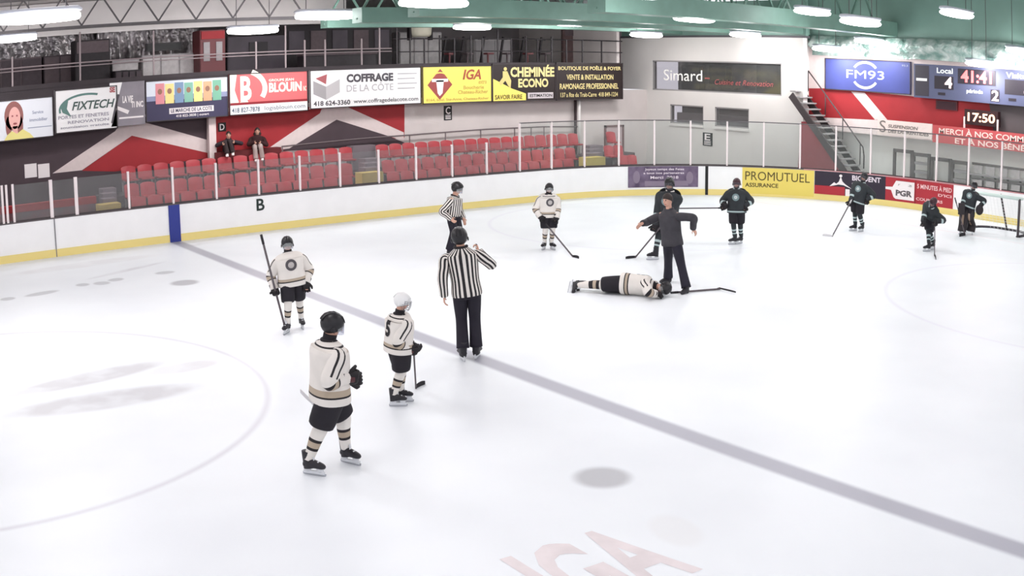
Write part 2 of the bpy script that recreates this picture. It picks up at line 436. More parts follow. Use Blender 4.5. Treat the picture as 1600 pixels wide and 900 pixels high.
# end wall
mb = MB(); mb.box((XW, -26, 0), (XW+0.2, yb+0.4, 3.0)); tag(mb.build('wall_end_lower', mat('end_wall_grey', (236, 234, 230), 0.7, noise=0.08, nscale=0.9)), kind='structure')
zfb = at(1380, 212, 'X', XF).z
mb = MB(); mb.box((XF, -26, zfb), (XF+0.15, yb+0.3, 8.0)); mb.box((XF+0.15, -26, zfb), (XW, yb+0.3, zfb+0.12)); we = tag(mb.build('wall_end', pinkw), kind='structure')
def ep(pix, m, name, d=0.012, label=None): return wall_patch(pix, m, name, d, we, 'X', XF, label)
ep([(1246, 138), (1290, 138), (1440, 152), (1640, 172), (1640, 215), (1560, 206), (1380, 188), (1246, 182)], redw, 'painted_band', 0.012)
ep([(1330, 143), (1351, 145), (1387, 188), (1367, 187)], pinkw, 'painted_stripe', 0.016)
ep([(1246, 182), (1380, 188), (1380, 212), (1335, 207), (1246, 196)], pinkw, 'painted_skirting', 0.012)
ep([(1545, 158), (1640, 170), (1640, 214), (1552, 204)], mat('dark_taupe_paint', (88, 80, 82), 0.7), 'painted_panel', 0.016)

# ---------------------------------------------------------------- ceiling
def ceiling_material():
    m = bpy.data.materials.new('ceiling_paint'); m.use_nodes = True; nt = m.node_tree; b = nt.nodes['Principled BSDF']
    N = nt.nodes.new; L = nt.links.new
    tc = N('ShaderNodeTexCoord'); sp = N('ShaderNodeSeparateXYZ'); L(tc.outputs['Object'], sp.inputs[0])
    mr = N('ShaderNodeMapRange'); mr.inputs['From Min'].default_value = 9.0; mr.inputs['From Max'].default_value = 24.0; L(sp.outputs[0], mr.inputs['Value'])
    n = N('ShaderNodeTexNoise'); n.inputs['Scale'].default_value = 0.8; n.inputs['Detail'].default_value = 5; L(tc.outputs['Object'], n.inputs['Vector'])
    a = N('ShaderNodeMix'); a.data_type = 'RGBA'; a.inputs['A'].default_value = (*srgb((104, 136, 126)), 1); a.inputs['B'].default_value = (*srgb((128, 160, 148)), 1)
    L(n.outputs['Fac'], a.inputs['Factor'])
    c = N('ShaderNodeMix'); c.data_type = 'RGBA'; c.inputs['A'].default_value = (*srgb((206, 200, 198)), 1)
    L(a.outputs['Result'], c.inputs['B']); L(mr.outputs['Result'], c.inputs['Factor']); L(c.outputs['Result'], b.inputs['Base Color'])
    b.inputs['Roughness'].default_value = 0.45
    return m
def zc(y): return 7.1+0.03*(5.4-y) if y > -12.4 else 7.63+0.03*(y+12.4)
CEIL = ceiling_material()
mb = MB(); ys = [12.0, 5.4, 2, -2, -6, -12.4, -20, -28]
vs = []
for y in ys: vs += [(-30, y, zc(y)), (XW+0.2, y, zc(y)), (-30, y, zc(y)+0.15), (XW+0.2, y, zc(y)+0.15)]
fs = []
for k in range(len(ys)-1):
    a = 4*k; fs += [(a, a+1, a+5, a+4), (a+2, a+3, a+7, a+6)]
mb.add(vs, fs); tag(mb.build('ceiling', CEIL), kind='structure')
mb = MB(); mb.box((-14, 6.3, 6.0), (8.6, 6.4, 7.05)); tag(mb.build('wall_upper_panels', mat('upper_panel_white', (226, 220, 218), 0.6, noise=0.12, nscale=0.6)), kind='structure')
# foil insulation strip at the top of the end wall
foil = mat('crinkled_foil', (190, 200, 196), 0.35, metal=0.5, bump=1.0, bscale=5.0, rgb2=(120, 150, 142), nscale=3.0)
mb = MB(); n = 60; vs = []
for k in range(n+1):
    y = yb-0.02-(yb+26)*k/n
    for j, z in enumerate((4.98, 5.15, 5.35, 5.7)):
        vs.append((XF-0.12-0.1*random.random()-(0.25 if j == 2 else 0), y, z-0.03*(k/n*10 % 1)))
fs = [(4*k+j, 4*k+j+1, 4*k+j+5, 4*k+j+4) for k in range(n) for j in range(3)]
mb.add(vs, fs, 0, True); mb.build('foil_insulation', foil, we)

mb = MB(); mb.box((XF-0.06, -26, 5.5), (XF-0.001, yb+0.25, 7.9)); mb.build('upper_panel', mat('upper_wall_green', (118, 148, 138), 0.5, noise=0.1, nscale=1), we, 'pale green upper wall panel')
mb = MB(); mb.box((XB-0.02, yb-0.1, TOPB-0.02), (XB+0.3, 7.0, TOPB+0.06)); tag(mb.build('trim_7', mat('roofline_dark', (86, 84, 88), 0.6)), kind='structure')
mb = MB(); mb.box((XB+0.05, yb-0.1, TOPB+0.06), (XB+0.2, 7.0, 7.0)); tag(mb.build('wall_end_upper', mat('upper_wall_green', (118, 148, 138), 0.5)), kind='structure')
# ceiling trusses: top chord, bottom chord and web, running along the rink
GREEN = mat('green_steel', (112, 146, 134), 0.45, noise=0.15, nscale=1.5)
GREYS = mat('dark_grey_steel', (86, 82, 84), 0.5, noise=0.15, nscale=2)
def truss(y, z0, z1, x0, x1, m, depth, step, label, web=0.06, ch=0.14):
    r = empty('roof_truss', ((x0+x1)/2, y, z0), label, 'truss', 'roof trusses along the rink')
    o = r.location
    mb = MB(o); mb.box((x0, y-depth/2, z0), (x1, y+depth/2, z0+ch)); mb.build('bottom_chord', m, r)
    mb = MB(o); mb.box((x0, y-depth/2, z1-0.14), (x1, y+depth/2, z1)); mb.build('top_chord', m, r)
    mb = MB(o); n = int((x1-x0)/step)
    for k in range(n):
        a = x0+k*step; mb.bar((a, y, z0+0.1), (a+step/2, y, z1-0.1), web); mb.bar((a+step/2, y, z1-0.1), (a+step, y, z0+0.1), web)
    mb.build('web', m, r)
    return r
zf = at(180, 40, 'Y', 4.2).z
truss(4.2, zf-0.03, zc(4.2), -14, 7.2, GREYS, 0.1, 1.25, 'thin dark grey steel truss above the balcony over the FIXTECH and BLOUIN signs', 0.045, 0.1)
truss(3.6, 5.72, zc(3.6)-0.01, 6.4, 22.4, GREEN, 0.5, 1.6, 'pale green roof truss nearest the balcony with a wide flat bottom chord', ch=0.4)
truss(0.6, 5.72, zc(0.6)-0.01, 6.0, 22.4, GREEN, 0.6, 1.6, 'pale green roof truss in the middle of the visible ceiling', ch=0.45)
truss(-2.6, 5.72, zc(-2.6)-0.01, 6.0, 22.4, GREEN, 0.6, 1.8, 'pale green roof truss passing above the large lamp by the scoreboard', ch=0.5)
truss(-6.5, 5.72, zc(-6.5)-0.01, 9.0, 22.4, GREEN, 0.7, 1.8, 'pale green roof truss nearest the camera, passing over the goal', ch=0.5)
# ================================================================ boards and glass
board = mat('board_white', (246, 245, 245), 0.35, noise=0.03, nscale=2)
yellow = mat('kick_yellow', (236, 216, 138), 0.45)
capm = mat('board_cap_grey', (92, 84, 86), 0.5)
capr = mat('board_cap_rose', (196, 140, 144), 0.5)
S_END = SL+RAD*PI/2+15.0
db = empty('dasher_boards', (0, 0, 0), 'long white rink boards with a yellow kick strip curving round the far corner', 'rink boards')
mb = MB(); strip(mb, -22, S_END, 0.0, HB-0.02, 0.0, 0.09); mb.build('board_panel', board, db)
mb = MB(); strip(mb, -22, S_END, 0.0, 0.2, -0.018, 0.0); mb.build('kick_strip', yellow, db)
mb = MB(); strip(mb, -22, s_of(1255, 265), HB-0.02, HB+0.01, -0.015, 0.2); mb.build('top_cap', capm, db, 'dark grey top cap')
mb = MB(); strip(mb, s_of(1255, 265), S_END, HB-0.02, HB+0.01, -0.015, 0.2); mb.build('top_cap', capr, db, 'rose top cap')
mb = MB(); s_ = s_of(268, 323); strip(mb, -0.16, 0.16, 0.0, HB-0.02, -0.03, -0.002); mb.build('blue_line_panel', mat('rink_blue', (44, 56, 140), 0.45), db, 'dark blue panel at the blue line')
for px, py in ((97, 347), (1103, 258)):
    s_ = s_of(px, py); mb = MB(); wd = 0.012 if px < 500 else 0.05
    strip(mb, s_-wd, s_+wd, 0.0, HB-0.02, -0.024, 0.001); mb.build('gate_seam', mat('seam_grey', (120, 118, 122), 0.6) if px < 500 else BLACK, db)

glass_s = glass_mat('shield_glass', (0.86, 0.85, 0.86), 0.06, 0.02)
glass_t = glass_mat('shield_glass_tall', (0.93, 0.95, 0.945), 0.04, 0.015)
postm = mat('glass_post', (240, 228, 228), 0.4, metal=0.0)
gb = empty('glass_barrier', (0, 0, HB), 'clear spectator glass on white posts standing on the boards', 'rink glass')
HT1, HT2 = 0.985, 1.53
posts = []
sp0 = [s_of(20, 360), s_of(27, 359), s_of(36.5, 357), s_of(92, 346.5), s_of(131, 341)]
LEFT = [-20, -17.5, -15, -12.5, -10, -8.4, -7.1]+sp0
posts = [(s, HT1, 0.06 if i < 9 or i == 9 else 0.09) for i, s in enumerate(LEFT)]+[(S0+k*SP, HT1 if k < 9 else HT2, 0.055) for k in range(-1, 26)]
posts += [(S0+26*SP, HT2, 0.055), (S0+27*SP, HT2, 0.055)]
for s, h, wd in posts:
    p, n = path(s, 0.05); t = V((n.y, -n.x, 0)); mb = MB(V((0, 0, HB)))
    mb.obox(p+V((0, 0, HB+h/2)), t*wd/2, n*0.03, (0, 0, h/2)); mb.build('post', postm, gb)
for i in range(len(posts)-1):
    a, b = posts[i], posts[i+1]
    if b[0]-a[0] < 0.25: continue
    h = a[1]-0.03; mb = MB(V((0, 0, HB)))
    strip(mb, a[0]+a[2]/2, b[0]-b[2]/2, HB+0.012, HB+h, 0.045, 0.057, step=0.6); mb.build('pane', glass_t if h > 1.2 else glass_s, gb)
mb = MB(V((0, 0, HB))); strip(mb, S0+9*SP, S0+27*SP, HB+HT2-0.015, HB+HT2+0.02, 0.03, 0.06); mb.build('top_rail', mat('cable_grey', (98, 94, 96), 0.5), gb, 'thin dark rail along the top of the tall glass')
mb = MB(V((0, 0, HB))); strip(mb, -20, S0+27*SP, HB+0.01, HB+0.045, 0.03, 0.075); mb.build('base_rail', mat('base_rail_grey', (74, 66, 68), 0.6), gb)

# ---------------------------------------------------------------- banners on the boards
def curve_banner(name, px0, px1, py, z0, z1, base, label, marks, d=0.02):
    """banner that follows the boards; marks(face) adds its print in (x, y) 0..1, bent with the boards"""
    s0, s1 = s_of(px0, py[0]), s_of(px1, py[1])
    o = path((s0+s1)/2)[0]+V((0, 0, z0)); r = empty(name, o, label, 'banner')
    mb = MB(o); strip(mb, s0, s1, z0, z1, -d, 0.0, step=0.15); mb.build('backing', base, r)
    for nm, m, fn in marks:
        fb = MB(); f = Face((0, 0, 0), (1, 0, 0), (0, 1, 0), s1-s0, z1-z0); fn(f, fb)
        out = MB(o)
        vs = []
        for p in fb.v:
            q, _ = path(s0+p.x, -d-p.z-0.001); vs.append((q.x, q.y, z0+p.y))
        out.add(vs, fb.f, fb.mi); out.build(nm, m, r)
    return r
ZB = 0.25
purp = mat('banner_plum', (82, 66, 92), 0.6, noise=0.35, nscale=3, rgb2=(120, 104, 128))
pale = mat('print_pale', (226, 214, 222), 0.6)
def m_plum(f, b):
    f.text(b, 'Joyeux temps des Fetes', 0.24, 0.8, 0.78, 0.92); f.text(b, 'a tous nos partenaires', 0.22, 0.8, 0.6, 0.73); f.text(b, 'Merci  2018', 0.32, 0.72, 0.4, 0.54)
curve_banner('board_banner', 980, 1092, (259, 259), 0.27, HB-0.03, purp, 'plum banner with pale lettering on the curved corner of the boards', [
    ('lettering', pale, m_plum),
    ('printed_figure', mat('plum_light', (136, 122, 140), 0.7), lambda f, b: (f.rect(b, 0.24, 0.86, 0.05, 0.3), f.disc(b, 0.12, 0.5, 0.05, 0.3), f.disc(b, 0.88, 0.45, 0.05, 0.3)))])
yb_ = mat('banner_yellow', (230, 208, 104), 0.5)
def m_promu(f, b):
    f.text(b, 'PROMUTUEL', 0.04, 0.94, 0.52, 0.86, bold=0.0); f.text(b, 'ASSURANCE', 0.04, 0.5, 0.26, 0.42, bold=0.02)
curve_banner('board_banner', 1160, 1271, (259.5, 266), 0.08, HB-0.03, yb_, 'yellow banner reading PROMUTUEL on the end boards', [('lettering', mat('ink_brown', (92, 78, 40), 0.6), m_promu)])
navy = mat('banner_navy', (44, 34, 50), 0.5)
bred = mat('banner_red', (172, 40, 52), 0.5)
wprint = mat('print_white', (240, 232, 232), 0.5)
def m_star(f, b):
    f.poly(b, [(0.2, 0.36), (0.27, 0.56), (0.3, 0.5), (0.335, 0.6), (0.36, 0.84), (0.385, 0.62), (0.42, 0.52), (0.52, 0.32), (0.4, 0.46), (0.33, 0.47)]); f.disc(b, 0.36, 0.86, 0.022, 0.06)
def m_bio(f, b):
    f.text(b, 'BIODENT', 0.52, 0.93, 0.7, 0.93, bold=0.03); f.text(b, 'PLUS', 0.52, 0.68, 0.5, 0.6)
curve_banner('board_banner', 1272, 1379, (266, 275.5), 0.2, HB-0.03, navy, 'dark banner with a leaping white figure between the yellow and the red banner', [
    ('red_band', bred, lambda f, b: f.rect(b, 0.0, 0.42, 0.0, 0.38)),
    ('pink_streak', mat('print_pink', (226, 150, 150), 0.5), lambda f, b: f.poly(b, [(0.02, 0.16), (0.4, 0.2), (0.4, 0.28), (0.02, 0.24)], 0, 0.007)),
    ('white_patch', wprint, lambda f, b: f.rect(b, 0.43, 0.49, 0.0, 0.3)),
    ('leaping_figure', wprint, m_star), ('lettering', pale, m_bio)])
def m_pgr(f, b):
    f.text(b, 'ASSURANCES', 0.18, 0.38, 0.68, 0.76); f.text(b, 'PGR', 0.15, 0.39, 0.24, 0.5, bold=0.05)
def m_pgr2(f, b):
    f.text(b, '5 MINUTES À PIED', 0.46, 0.98, 0.66, 0.9, bold=0.02); f.text(b, "D'ICI", 0.78, 0.98, 0.44, 0.56); f.text(b, 'COURTIERS', 0.45, 0.85, 0.16, 0.28)
curve_banner('board_banner', 1380, 1481, (275.5, 288.5), 0.2, HB-0.03, bred, 'red banner with a white PGR tag, beside the white end boards', [
    ('tag_shape', wprint, lambda f, b: f.poly(b, [(0.0, 0.48), (0.08, 0.46), (0.12, 0.16), (0.15, 0.1), (0.42, 0.1), (0.42, 0.88), (0.15, 0.88), (0.1, 0.6), (0.0, 0.58)])),
    ('red_rule', mat('dark_red_print', (120, 26, 36), 0.5), lambda f, b: f.rect(b, 0.43, 0.44, 0.0, 1.0)),
    ('tag_lettering', mat('print_grey', (96, 88, 92), 0.6), lambda f, b: [m_pgr(f, b), [setattr(p, 'z', p.z+0.006) for p in b.v]]),
    ('lettering', mat('print_rose', (240, 200, 200), 0.5), m_pgr2)])
# the letter B on the boards
s_ = s_of(402, 304); mb = MB(); o = path(s_)[0]+V((0, 0, 0.6))
f = Face(path(s_-0.12, -0.006)[0]+V((0, 0, 0.58)), (1, 0, 0), (0, 0, 1), 0.24, 0.33)
mb = MB(f.o); f.text(mb, 'B', 0, 1, 0, 1, bold=0.02, d=0.004)
tag(mb.build('board_letter', mat('ink_dark_green', (30, 44, 40), 0.5)), 'dark letter B painted on the white side boards', 'letter sign')

# ================================================================ stands: tiers, seats, aisles
conc = mat('tier_concrete', (96, 82, 84), 0.85, noise=0.2, nscale=1.5)
conc_l = mat('aisle_grey', (128, 116, 122), 0.8, noise=0.1, nscale=2)
mb = MB(); xr = at(1000, 240, 'Y', 4.0).x
for y, z in ((2.7, 0.12), (3.5, 0.45), (4.3, 0.92)):
    mb.box((-0.9, y, -0.06), (xr, YW if z > 0.9 else y+0.8, z))
tag(mb.build('floor_tiers', conc), kind='structure')
seatm = mat('seat_red', (176, 60, 68), 0.45, noise=0.12, nscale=4)
seatf = mat('seat_frame_grey', (150, 140, 142), 0.5)
def make_seat(label, group):
    r = empty('stadium_seat', (0, 0, 0), label, 'seat', group)
    mb = MB(); n = 8
    vs = []
    for i in range(n+1):                     # curved back, wrapping a little forward at its edges
        t = i/n; x = -0.22+0.44*t; y = 0.22-0.05*(2*t-1)**2*1.2
        top = 0.84-0.05*abs(2*t-1)**3
        for z, dy in ((0.44, -0.03), (0.62, 0.0), (top-0.02, 0.03), (top, 0.045)): vs.append((x, y+dy, z))
    fs = [(4*i+j, 4*i+4+j, 4*i+5+j, 4*i+1+j) for i in range(n) for j in range(3)]
    mb.add(vs, fs, 0, True); nb = len(vs)
    mb.add([(a, b+0.02, c) for a, b, c in vs], fs, 0, True)
    rim = [4*i+3 for i in range(n+1)]
    mb.add([vs[i] for i in rim]+[(vs[i][0], vs[i][1]+0.02, vs[i][2]) for i in rim], [(i, i+1, n+2+i, n+1+i) for i in range(n)], 0)
    mb.build('backrest', seatm, r)
    mb = MB(); mb.box((-0.21, -0.2, 0.40), (0.21, 0.18, 0.45), bevel=0.02); mb.build('seat', seatm, r)
    mb = MB()
    for s in (-1, 1): mb.bar((s*0.2, 0.15, 0), (s*0.2, 0.15, 0.42), 0.035, 0.05); mb.bar((s*0.2, 0.15, 0.39), (s*0.2, -0.1, 0.39), 0.03)
    mb.bar((-0.2, 0.15, 0.39), (0.2, 0.15, 0.39), 0.03); mb.build('frame', seatf, r)
    return r
SECT = []
def xs(pxa, pxb, py, y): return at(pxa, py, 'Y', y).x, at(pxb, py, 'Y', y).x
SECT.append(('block under the BLOUIN sign', [(2.95, 0.12, xs(203, 553, 300, 3.1)), (3.75, 0.45, xs(192, 552, 265, 3.9)), (4.55, 0.92, xs(187, 552, 240, 4.7))]))
SECT.append(('block under the yellow sign', [(2.95, 0.12, xs(604, 898, 270, 3.1)), (3.75, 0.45, xs(596, 900, 240, 3.9)), (4.55, 0.92, xs(587, 904, 220, 4.7))]))
SECT.append(('small corner block by the door', [(2.95, 0.12, xs(968, 995, 240, 3.1)), (3.75, 0.45, xs(944, 974, 235, 3.9)), (4.55, 0.92, xs(944, 966, 210, 4.7))]))
seat0 = None
rown = ['lowest row', 'middle row', 'top row']
for sec, rows in SECT:
    for ri, (y, z, (x0, x1)) in enumerate(rows):
        n = max(1, int(round((x1-x0)/0.53)))
        for k in range(n):
            lab = 'red plastic seat in the %s of the %s' % (rown[ri].split(',')[0], sec)
            grp = 'red seats, %s, %s' % (rown[ri].split(',')[0], sec)
            if seat0 is None: seat0 = make_seat(lab, grp); seat0.scale = (1.07, 1, 1); s_o = seat0
            else: s_o = copy_tree(seat0)
            s_o.location = (x0+(k+0.5)*(x1-x0)/n, y, z)
            if n == 1: lab = 'single '+lab
            s_o['label'] = lab; s_o['group'] = grp
# rail behind the seats
railm = mat('rail_grey', (112, 100, 102), 0.5)
def rail(name, pts, z0s, label, cat='railing', rad=0.025, m=railm, mid=False):
    o = V(pts[0]); r = empty(name, o, label, cat); mb = MB(o)
    mb.loft(pts, [rad]*len(pts), ref=(0, 0, 1), seg=8); mb.build('handrail', m, r)
    if mid:
        mb = MB(o); mb.loft([V(p)-V((0, 0, mid)) for p in pts], [rad*0.8]*len(pts), ref=(0, 0, 1), seg=8); mb.build('mid_rail', m, r)
    for p, z0 in z0s:
        mb = MB(o); mb.loft([V((p[0], p[1], z0)), V(p)], [rad, rad], seg=8); mb.build('post', m, r)
    return r
ya_ = 5.2
pr = [at(x, y, 'Y', ya_) for x, y in ((440, 229), (560, 217), (640, 211), (760, 202), (850, 198), (902, 198))]
rail('stand_rail', pr, [(at(x, y, 'Y', ya_), 0.92) for x, y in ((441, 229), (640, 210), (696, 207), (751, 203), (804, 201), (830, 200), (850, 199))], 'thin grey handrail running behind the top row of seats')
# low ledge behind the top row on which spectators sit
a, b = at(337, 245, 'Y', 4.98), at(440, 236, 'Y', 4.98)
mb = MB(); mb.box((a.x, 5.0, 0.92), (b.x, YW, 1.9)); tag(mb.build('trim_5', mat('ledge_dark_red', (104, 36, 40), 0.7)), kind='structure')
# yellow steps and grey aisles
def step_block(px0, px1, pyt, pyb, y, label):
    a, b = at(px0, pyb, 'Y', y), at(px1, pyt, 'Y', y); lo = min(a.z, 0.0)
    r = empty('aisle_steps', (0.5*(a.x+b.x), y, 0), label, 'steps', 'yellow aisle steps')
    o = r.location; mb = MB(o); mb.box((a.x, y, -0.06), (b.x, y+0.45, b.z)); mb.build('yellow_step', mat('step_yellow', (206, 184, 104), 0.6, noise=0.1), r)
    mb = MB(o)
    z = b.z
    for k in range(1, 4):
        e0, e1 = at(px0, pyb, 'Y', y+0.45*k).x, at(px1, pyt, 'Y', y+0.45*k).x
        mb.box((e0+0.12, y+0.45*k, -0.06), (e1-0.12, y+0.45*(k+1), z+0.1*k))
    mb.build('grey_step', conc_l, r)
    return r
step_block(156, 189, 317, 336, 1.7, 'yellow step block below the red wall, farthest left of the aisles')
step_block(566, 599, 268, 287, 1.9, 'yellow step block in the aisle between the two long seat sections')
step_block(917, 946, 245, 258, 2.0, 'yellow step block near the door in the corner')
# grey aisle slopes up to the wall, a doorway in the corner
a, b = xs(552, 588, 250, 4.9)
mb = MB(); mb.box((a, 4.95, 0.93), (b, YW-0.01, 1.75)); tag(mb.build('wall_aisle', conc_l), kind='structure')
a, b = at(945, 196, 'Y', YW-0.05), at(975, 196, 'Y', YW-0.05)
mb = MB(); z1 = a.z
mb.box((a.x, YW-0.06, 0), (a.x+0.08, YW, z1)); mb.box((b.x-0.08, YW-0.06, 0), (b.x, YW, z1)); mb.box((a.x, YW-0.06, z1-0.08), (b.x, YW, z1))
dr = tag(mb.build('door_1', mat('door_frame_brown', (120, 92, 92), 0.6)), kind='structure')
mb = MB(); mb.box((a.x+0.08, YW-0.03, 0), (b.x-0.08, YW-0.005, z1-0.08)); mb.build('door_leaf', mat('door_rose', (190, 168, 170), 0.6), dr)

# red rail wall and grey bench area at the far left behind the glass
mb = MB(); yy = 2.3
za, zb2 = at(60, 317, 'Y', yy).z, at(60, 328, 'Y', yy).z
xa, xb2 = -14, at(150, 308, 'Y', yy).x
bw = empty('bench_wall', (-5, yy, 0), 'low grey wall with a red top rail at the far left behind the glass', 'low wall')
mb = MB(bw.location); mb.box((xa, yy, -0.06), (xb2, yy+0.12, zb2)); mb.build('wall_panel', mat('bench_wall_grey', (112, 98, 102), 0.7, noise=0.3, nscale=1.2, rgb2=(140, 84, 90)), bw)
mb = MB(bw.location); mb.box((xa, yy-0.03, zb2), (xb2, yy+0.2, za)); mb.build('top_rail', redw, bw)
# two white notices
for i, (x0, x1) in enumerate(((39, 57), (60, 77))):
    p, q = at(x0, 276, 'Y', YW-0.03), at(x1, 255, 'Y', YW-0.03); o = V(((p.x+q.x)/2, YW-0.03, min(p.z, q.z)))
    mb = MB(o); mb.box((p.x, YW-0.03, p.z-0.05), (q.x, YW-0.012, q.z)); tag(mb.build('paper_notice', wprint), ('left' if i == 0 else 'right')+' one of two blank white notices on the dark wall', 'notice', 'white notices')
# little letter signs
def plate(px0, px1, py0, py1, txt, label, y=YW-0.02, axis='Y', tall=False):
    p, q = at(px0, py1, axis, y), at(px1, py0, axis, y)
    if axis == 'Y': f = Face((p.x, y, p.z), (1, 0, 0), (0, 0, 1), q.x-p.x, q.z-p.z)
    else: f = Face((y, p.y, p.z), (0, -1, 0), (0, 0, 1), p.y-q.y, q.z-p.z)
    o = f.p(0.5, 0.5); r = empty('letter_plate', o, label, 'letter sign')
    mb = MB(o); mb.prism([f.p(0, 0), f.p(1, 0), f.p(1, 1), f.p(0, 1)], f.n*-0.015); mb.build('plate', BLACK, r)
    mb = MB(o); f.text(mb, txt, 0.2, 0.8, 0.42 if tall else 0.15, 0.92 if tall else 0.85, d=0.004)
    if tall: f.rect(mb, 0.15, 0.85, 0.08, 0.14); f.rect(mb, 0.15, 0.85, 0.2, 0.26); f.rect(mb, 0.15, 0.85, 0.31, 0.36)
    mb.build('lettering', wprint, r); return r
plate(341, 353, 191, 206, 'D', 'small black plate with a white letter D on the red wall')
plate(694, 706, 165, 188, 'C', 'small black plate with a white letter C under the yellow sign', tall=True)
plate(1098, 1113, 208, 227, 'E', 'small black plate with a white letter E on the white block', XB-0.02, 'X', tall=True)
# ================================================================ balcony, its signs and what stands on it
YS = 4.85; ZS0, ZS1 = 3.06, 4.40
dark = mat('balcony_dark', (58, 50, 54), 0.7, noise=0.2, nscale=1.5)
xm = at(974, 95, 'Y', YS).x
mb = MB(); mb.box((-14, YS+0.05, 3.3), (xm, 12.0, 4.36)); mb.box((-14, YS+0.02, 4.36), (xm, YS+0.2, 4.5))
tag(mb.build('floor_balcony', dark), kind='structure')
back_l = mat('balcony_back_wall', (136, 128, 130), 0.7, noise=0.25, nscale=0.8)
mb = MB(); mb.box((-14, 11.8, 4.3), (xm+4, 12.0, 8)); tag(mb.build('wall_balcony', back_l), kind='structure')
mb = MB(); mb.box((xm, YS+0.4, 4.4), (xm+0.15, 12, 6.2)); tag(mb.build('wall_balcony_end', greyw), kind='structure')

def sign_face(pxl, pxr, tl, tr, bl, br, y=YS, t=0.04):
    """sign on the balcony front; the pixels are its left, right edges and the four corner heights"""
    x0 = (at(pxl[0], tl, 'Y', y).x+at(pxl[1], bl, 'Y', y).x)/2; x1 = (at(pxr[0], tr, 'Y', y).x+at(pxr[1], br, 'Y', y).x)/2
    z1 = (at(pxl[0], tl, 'Y', y).z+at(pxr[0], tr, 'Y', y).z)/2; z0 = (at(pxl[1], bl, 'Y', y).z+at(pxr[1], br, 'Y', y).z)/2
    return Face((x0, y, z0), (1, 0, 0), (0, 0, 1), x1-x0, z1-z0)
def sign(f, base, label, marks, frame=True, name='advertising_sign'):
    o = f.p(0.5, 0); r = empty(name, o, label, 'sign')
    mb = MB(o); mb.prism([f.p(0, 0), f.p(1, 0), f.p(1, 1), f.p(0, 1)], -f.n*0.04); mb.build('sign_board', base, r)
    if frame:
        mb = MB(o); t = 0.03/f.w; q = 0.03/f.h
        for a in ((0, 1, 0, q), (0, 1, 1-q, 1), (0, t, 0, 1), (1-t, 1, 0, 1)):
            mb.prism([f.p(a[0], a[2]), f.p(a[1], a[2]), f.p(a[1], a[3]), f.p(a[0], a[3])], f.n*0.02)
        mb.build('frame', mat('sign_frame', (60, 52, 54), 0.5), r)
    for nm, m, fn in marks:
        mb = MB(o); fn(f, mb); mb.build(nm, m, r)
    return r
P = lambda n, c: mat(n, c, 0.6)
# 1 portrait sign
f = sign_face((-75, -70), (79, 88), 172, 144, 232, 211)
def X1(px): return (px+72)/156.0
sign(f, mat('sign_pale_blue', (228, 230, 236), 0.6), 'pale sign with the head of a brown haired woman, leftmost on the balcony', [
    ('portrait_hair', P('portrait_hair', (150, 96, 92)), lambda f, b: (f.disc(b, 0.605, 0.6, 0.095, 0.36, 0, 0.004), f.disc(b, 0.55, 0.35, 0.03, 0.25, 0, 0.004), f.disc(b, 0.66, 0.35, 0.035, 0.25, 0, 0.004))),
    ('portrait_face', P('portrait_face', (232, 176, 168)), lambda f, b: (f.disc(b, 0.612, 0.55, 0.058, 0.27, 0, 0.007), f.rect(b, 0.59, 0.64, 0.15, 0.35, 0, 0.007))),
    ('portrait_shirt', P('portrait_shirt', (232, 220, 140)), lambda f, b: f.poly(b, [(0.5, 0.02), (0.8, 0.02), (0.76, 0.14), (0.69, 0.26), (0.63, 0.16), (0.58, 0.24), (0.53, 0.14)], 0, 0.009)),
    ('portrait_features', P('portrait_features', (160, 80, 84)), lambda f, b: (f.disc(b, 0.59, 0.6, 0.009, 0.022, 0, 0.012), f.disc(b, 0.635, 0.6, 0.009, 0.022, 0, 0.012), f.disc(b, 0.615, 0.41, 0.02, 0.025, 0, 0.012))),
    ('small_print', P('print_faint', (150, 156, 176)), lambda f, b: (f.text(b, 'Service', 0.79, 0.9, 0.6, 0.68), f.text(b, 'immobilier', 0.76, 0.94, 0.42, 0.5), f.rect(b, 0.74, 0.98, 0.26, 0.28)))])
# 2 fixtech
f = sign_face((82, 90), (193, 170), 142, 132, 210, 201); f.w *= 1.02
teal = P('print_teal', (96, 130, 124)); gr = P('print_mid_grey', (150, 146, 158))
def fx(f, b):
    f.arc(b, 0.52, 0.52, 0.46, 0.36, 0.05, 68, 190, 0, 0.006)
    f.poly(b, [(0.09, 0.6), (0.22, 0.78), (0.19, 0.55), (0.26, 0.36), (0.12, 0.47)], 0, 0.007)
def fx2(f, b): f.text(b, 'FIXTECH', 0.27, 0.96, 0.5, 0.7, bold=0.02, italic=0.3, d=0.01)
sign(f, WHITE, 'white sign reading FIXTECH with a green swoosh', [('green_swoosh', teal, fx), ('lettering', P('print_dark_green', (70, 88, 84)), fx2),
    ('small_print', gr, lambda f, b: (f.text(b, 'PORTES ET FENETRES', 0.05, 0.86, 0.32, 0.4), f.text(b, 'RENOVATION', 0.2, 0.86, 0.2, 0.27), f.text(b, 'soumission gratuite', 0.08, 0.86, 0.08, 0.15))),
    ('corner_logo', P('print_dull_red', (168, 92, 96)), lambda f, b: f.text(b, 'SE', 0.88, 0.97, 0.84, 0.97, bold=0.06))])
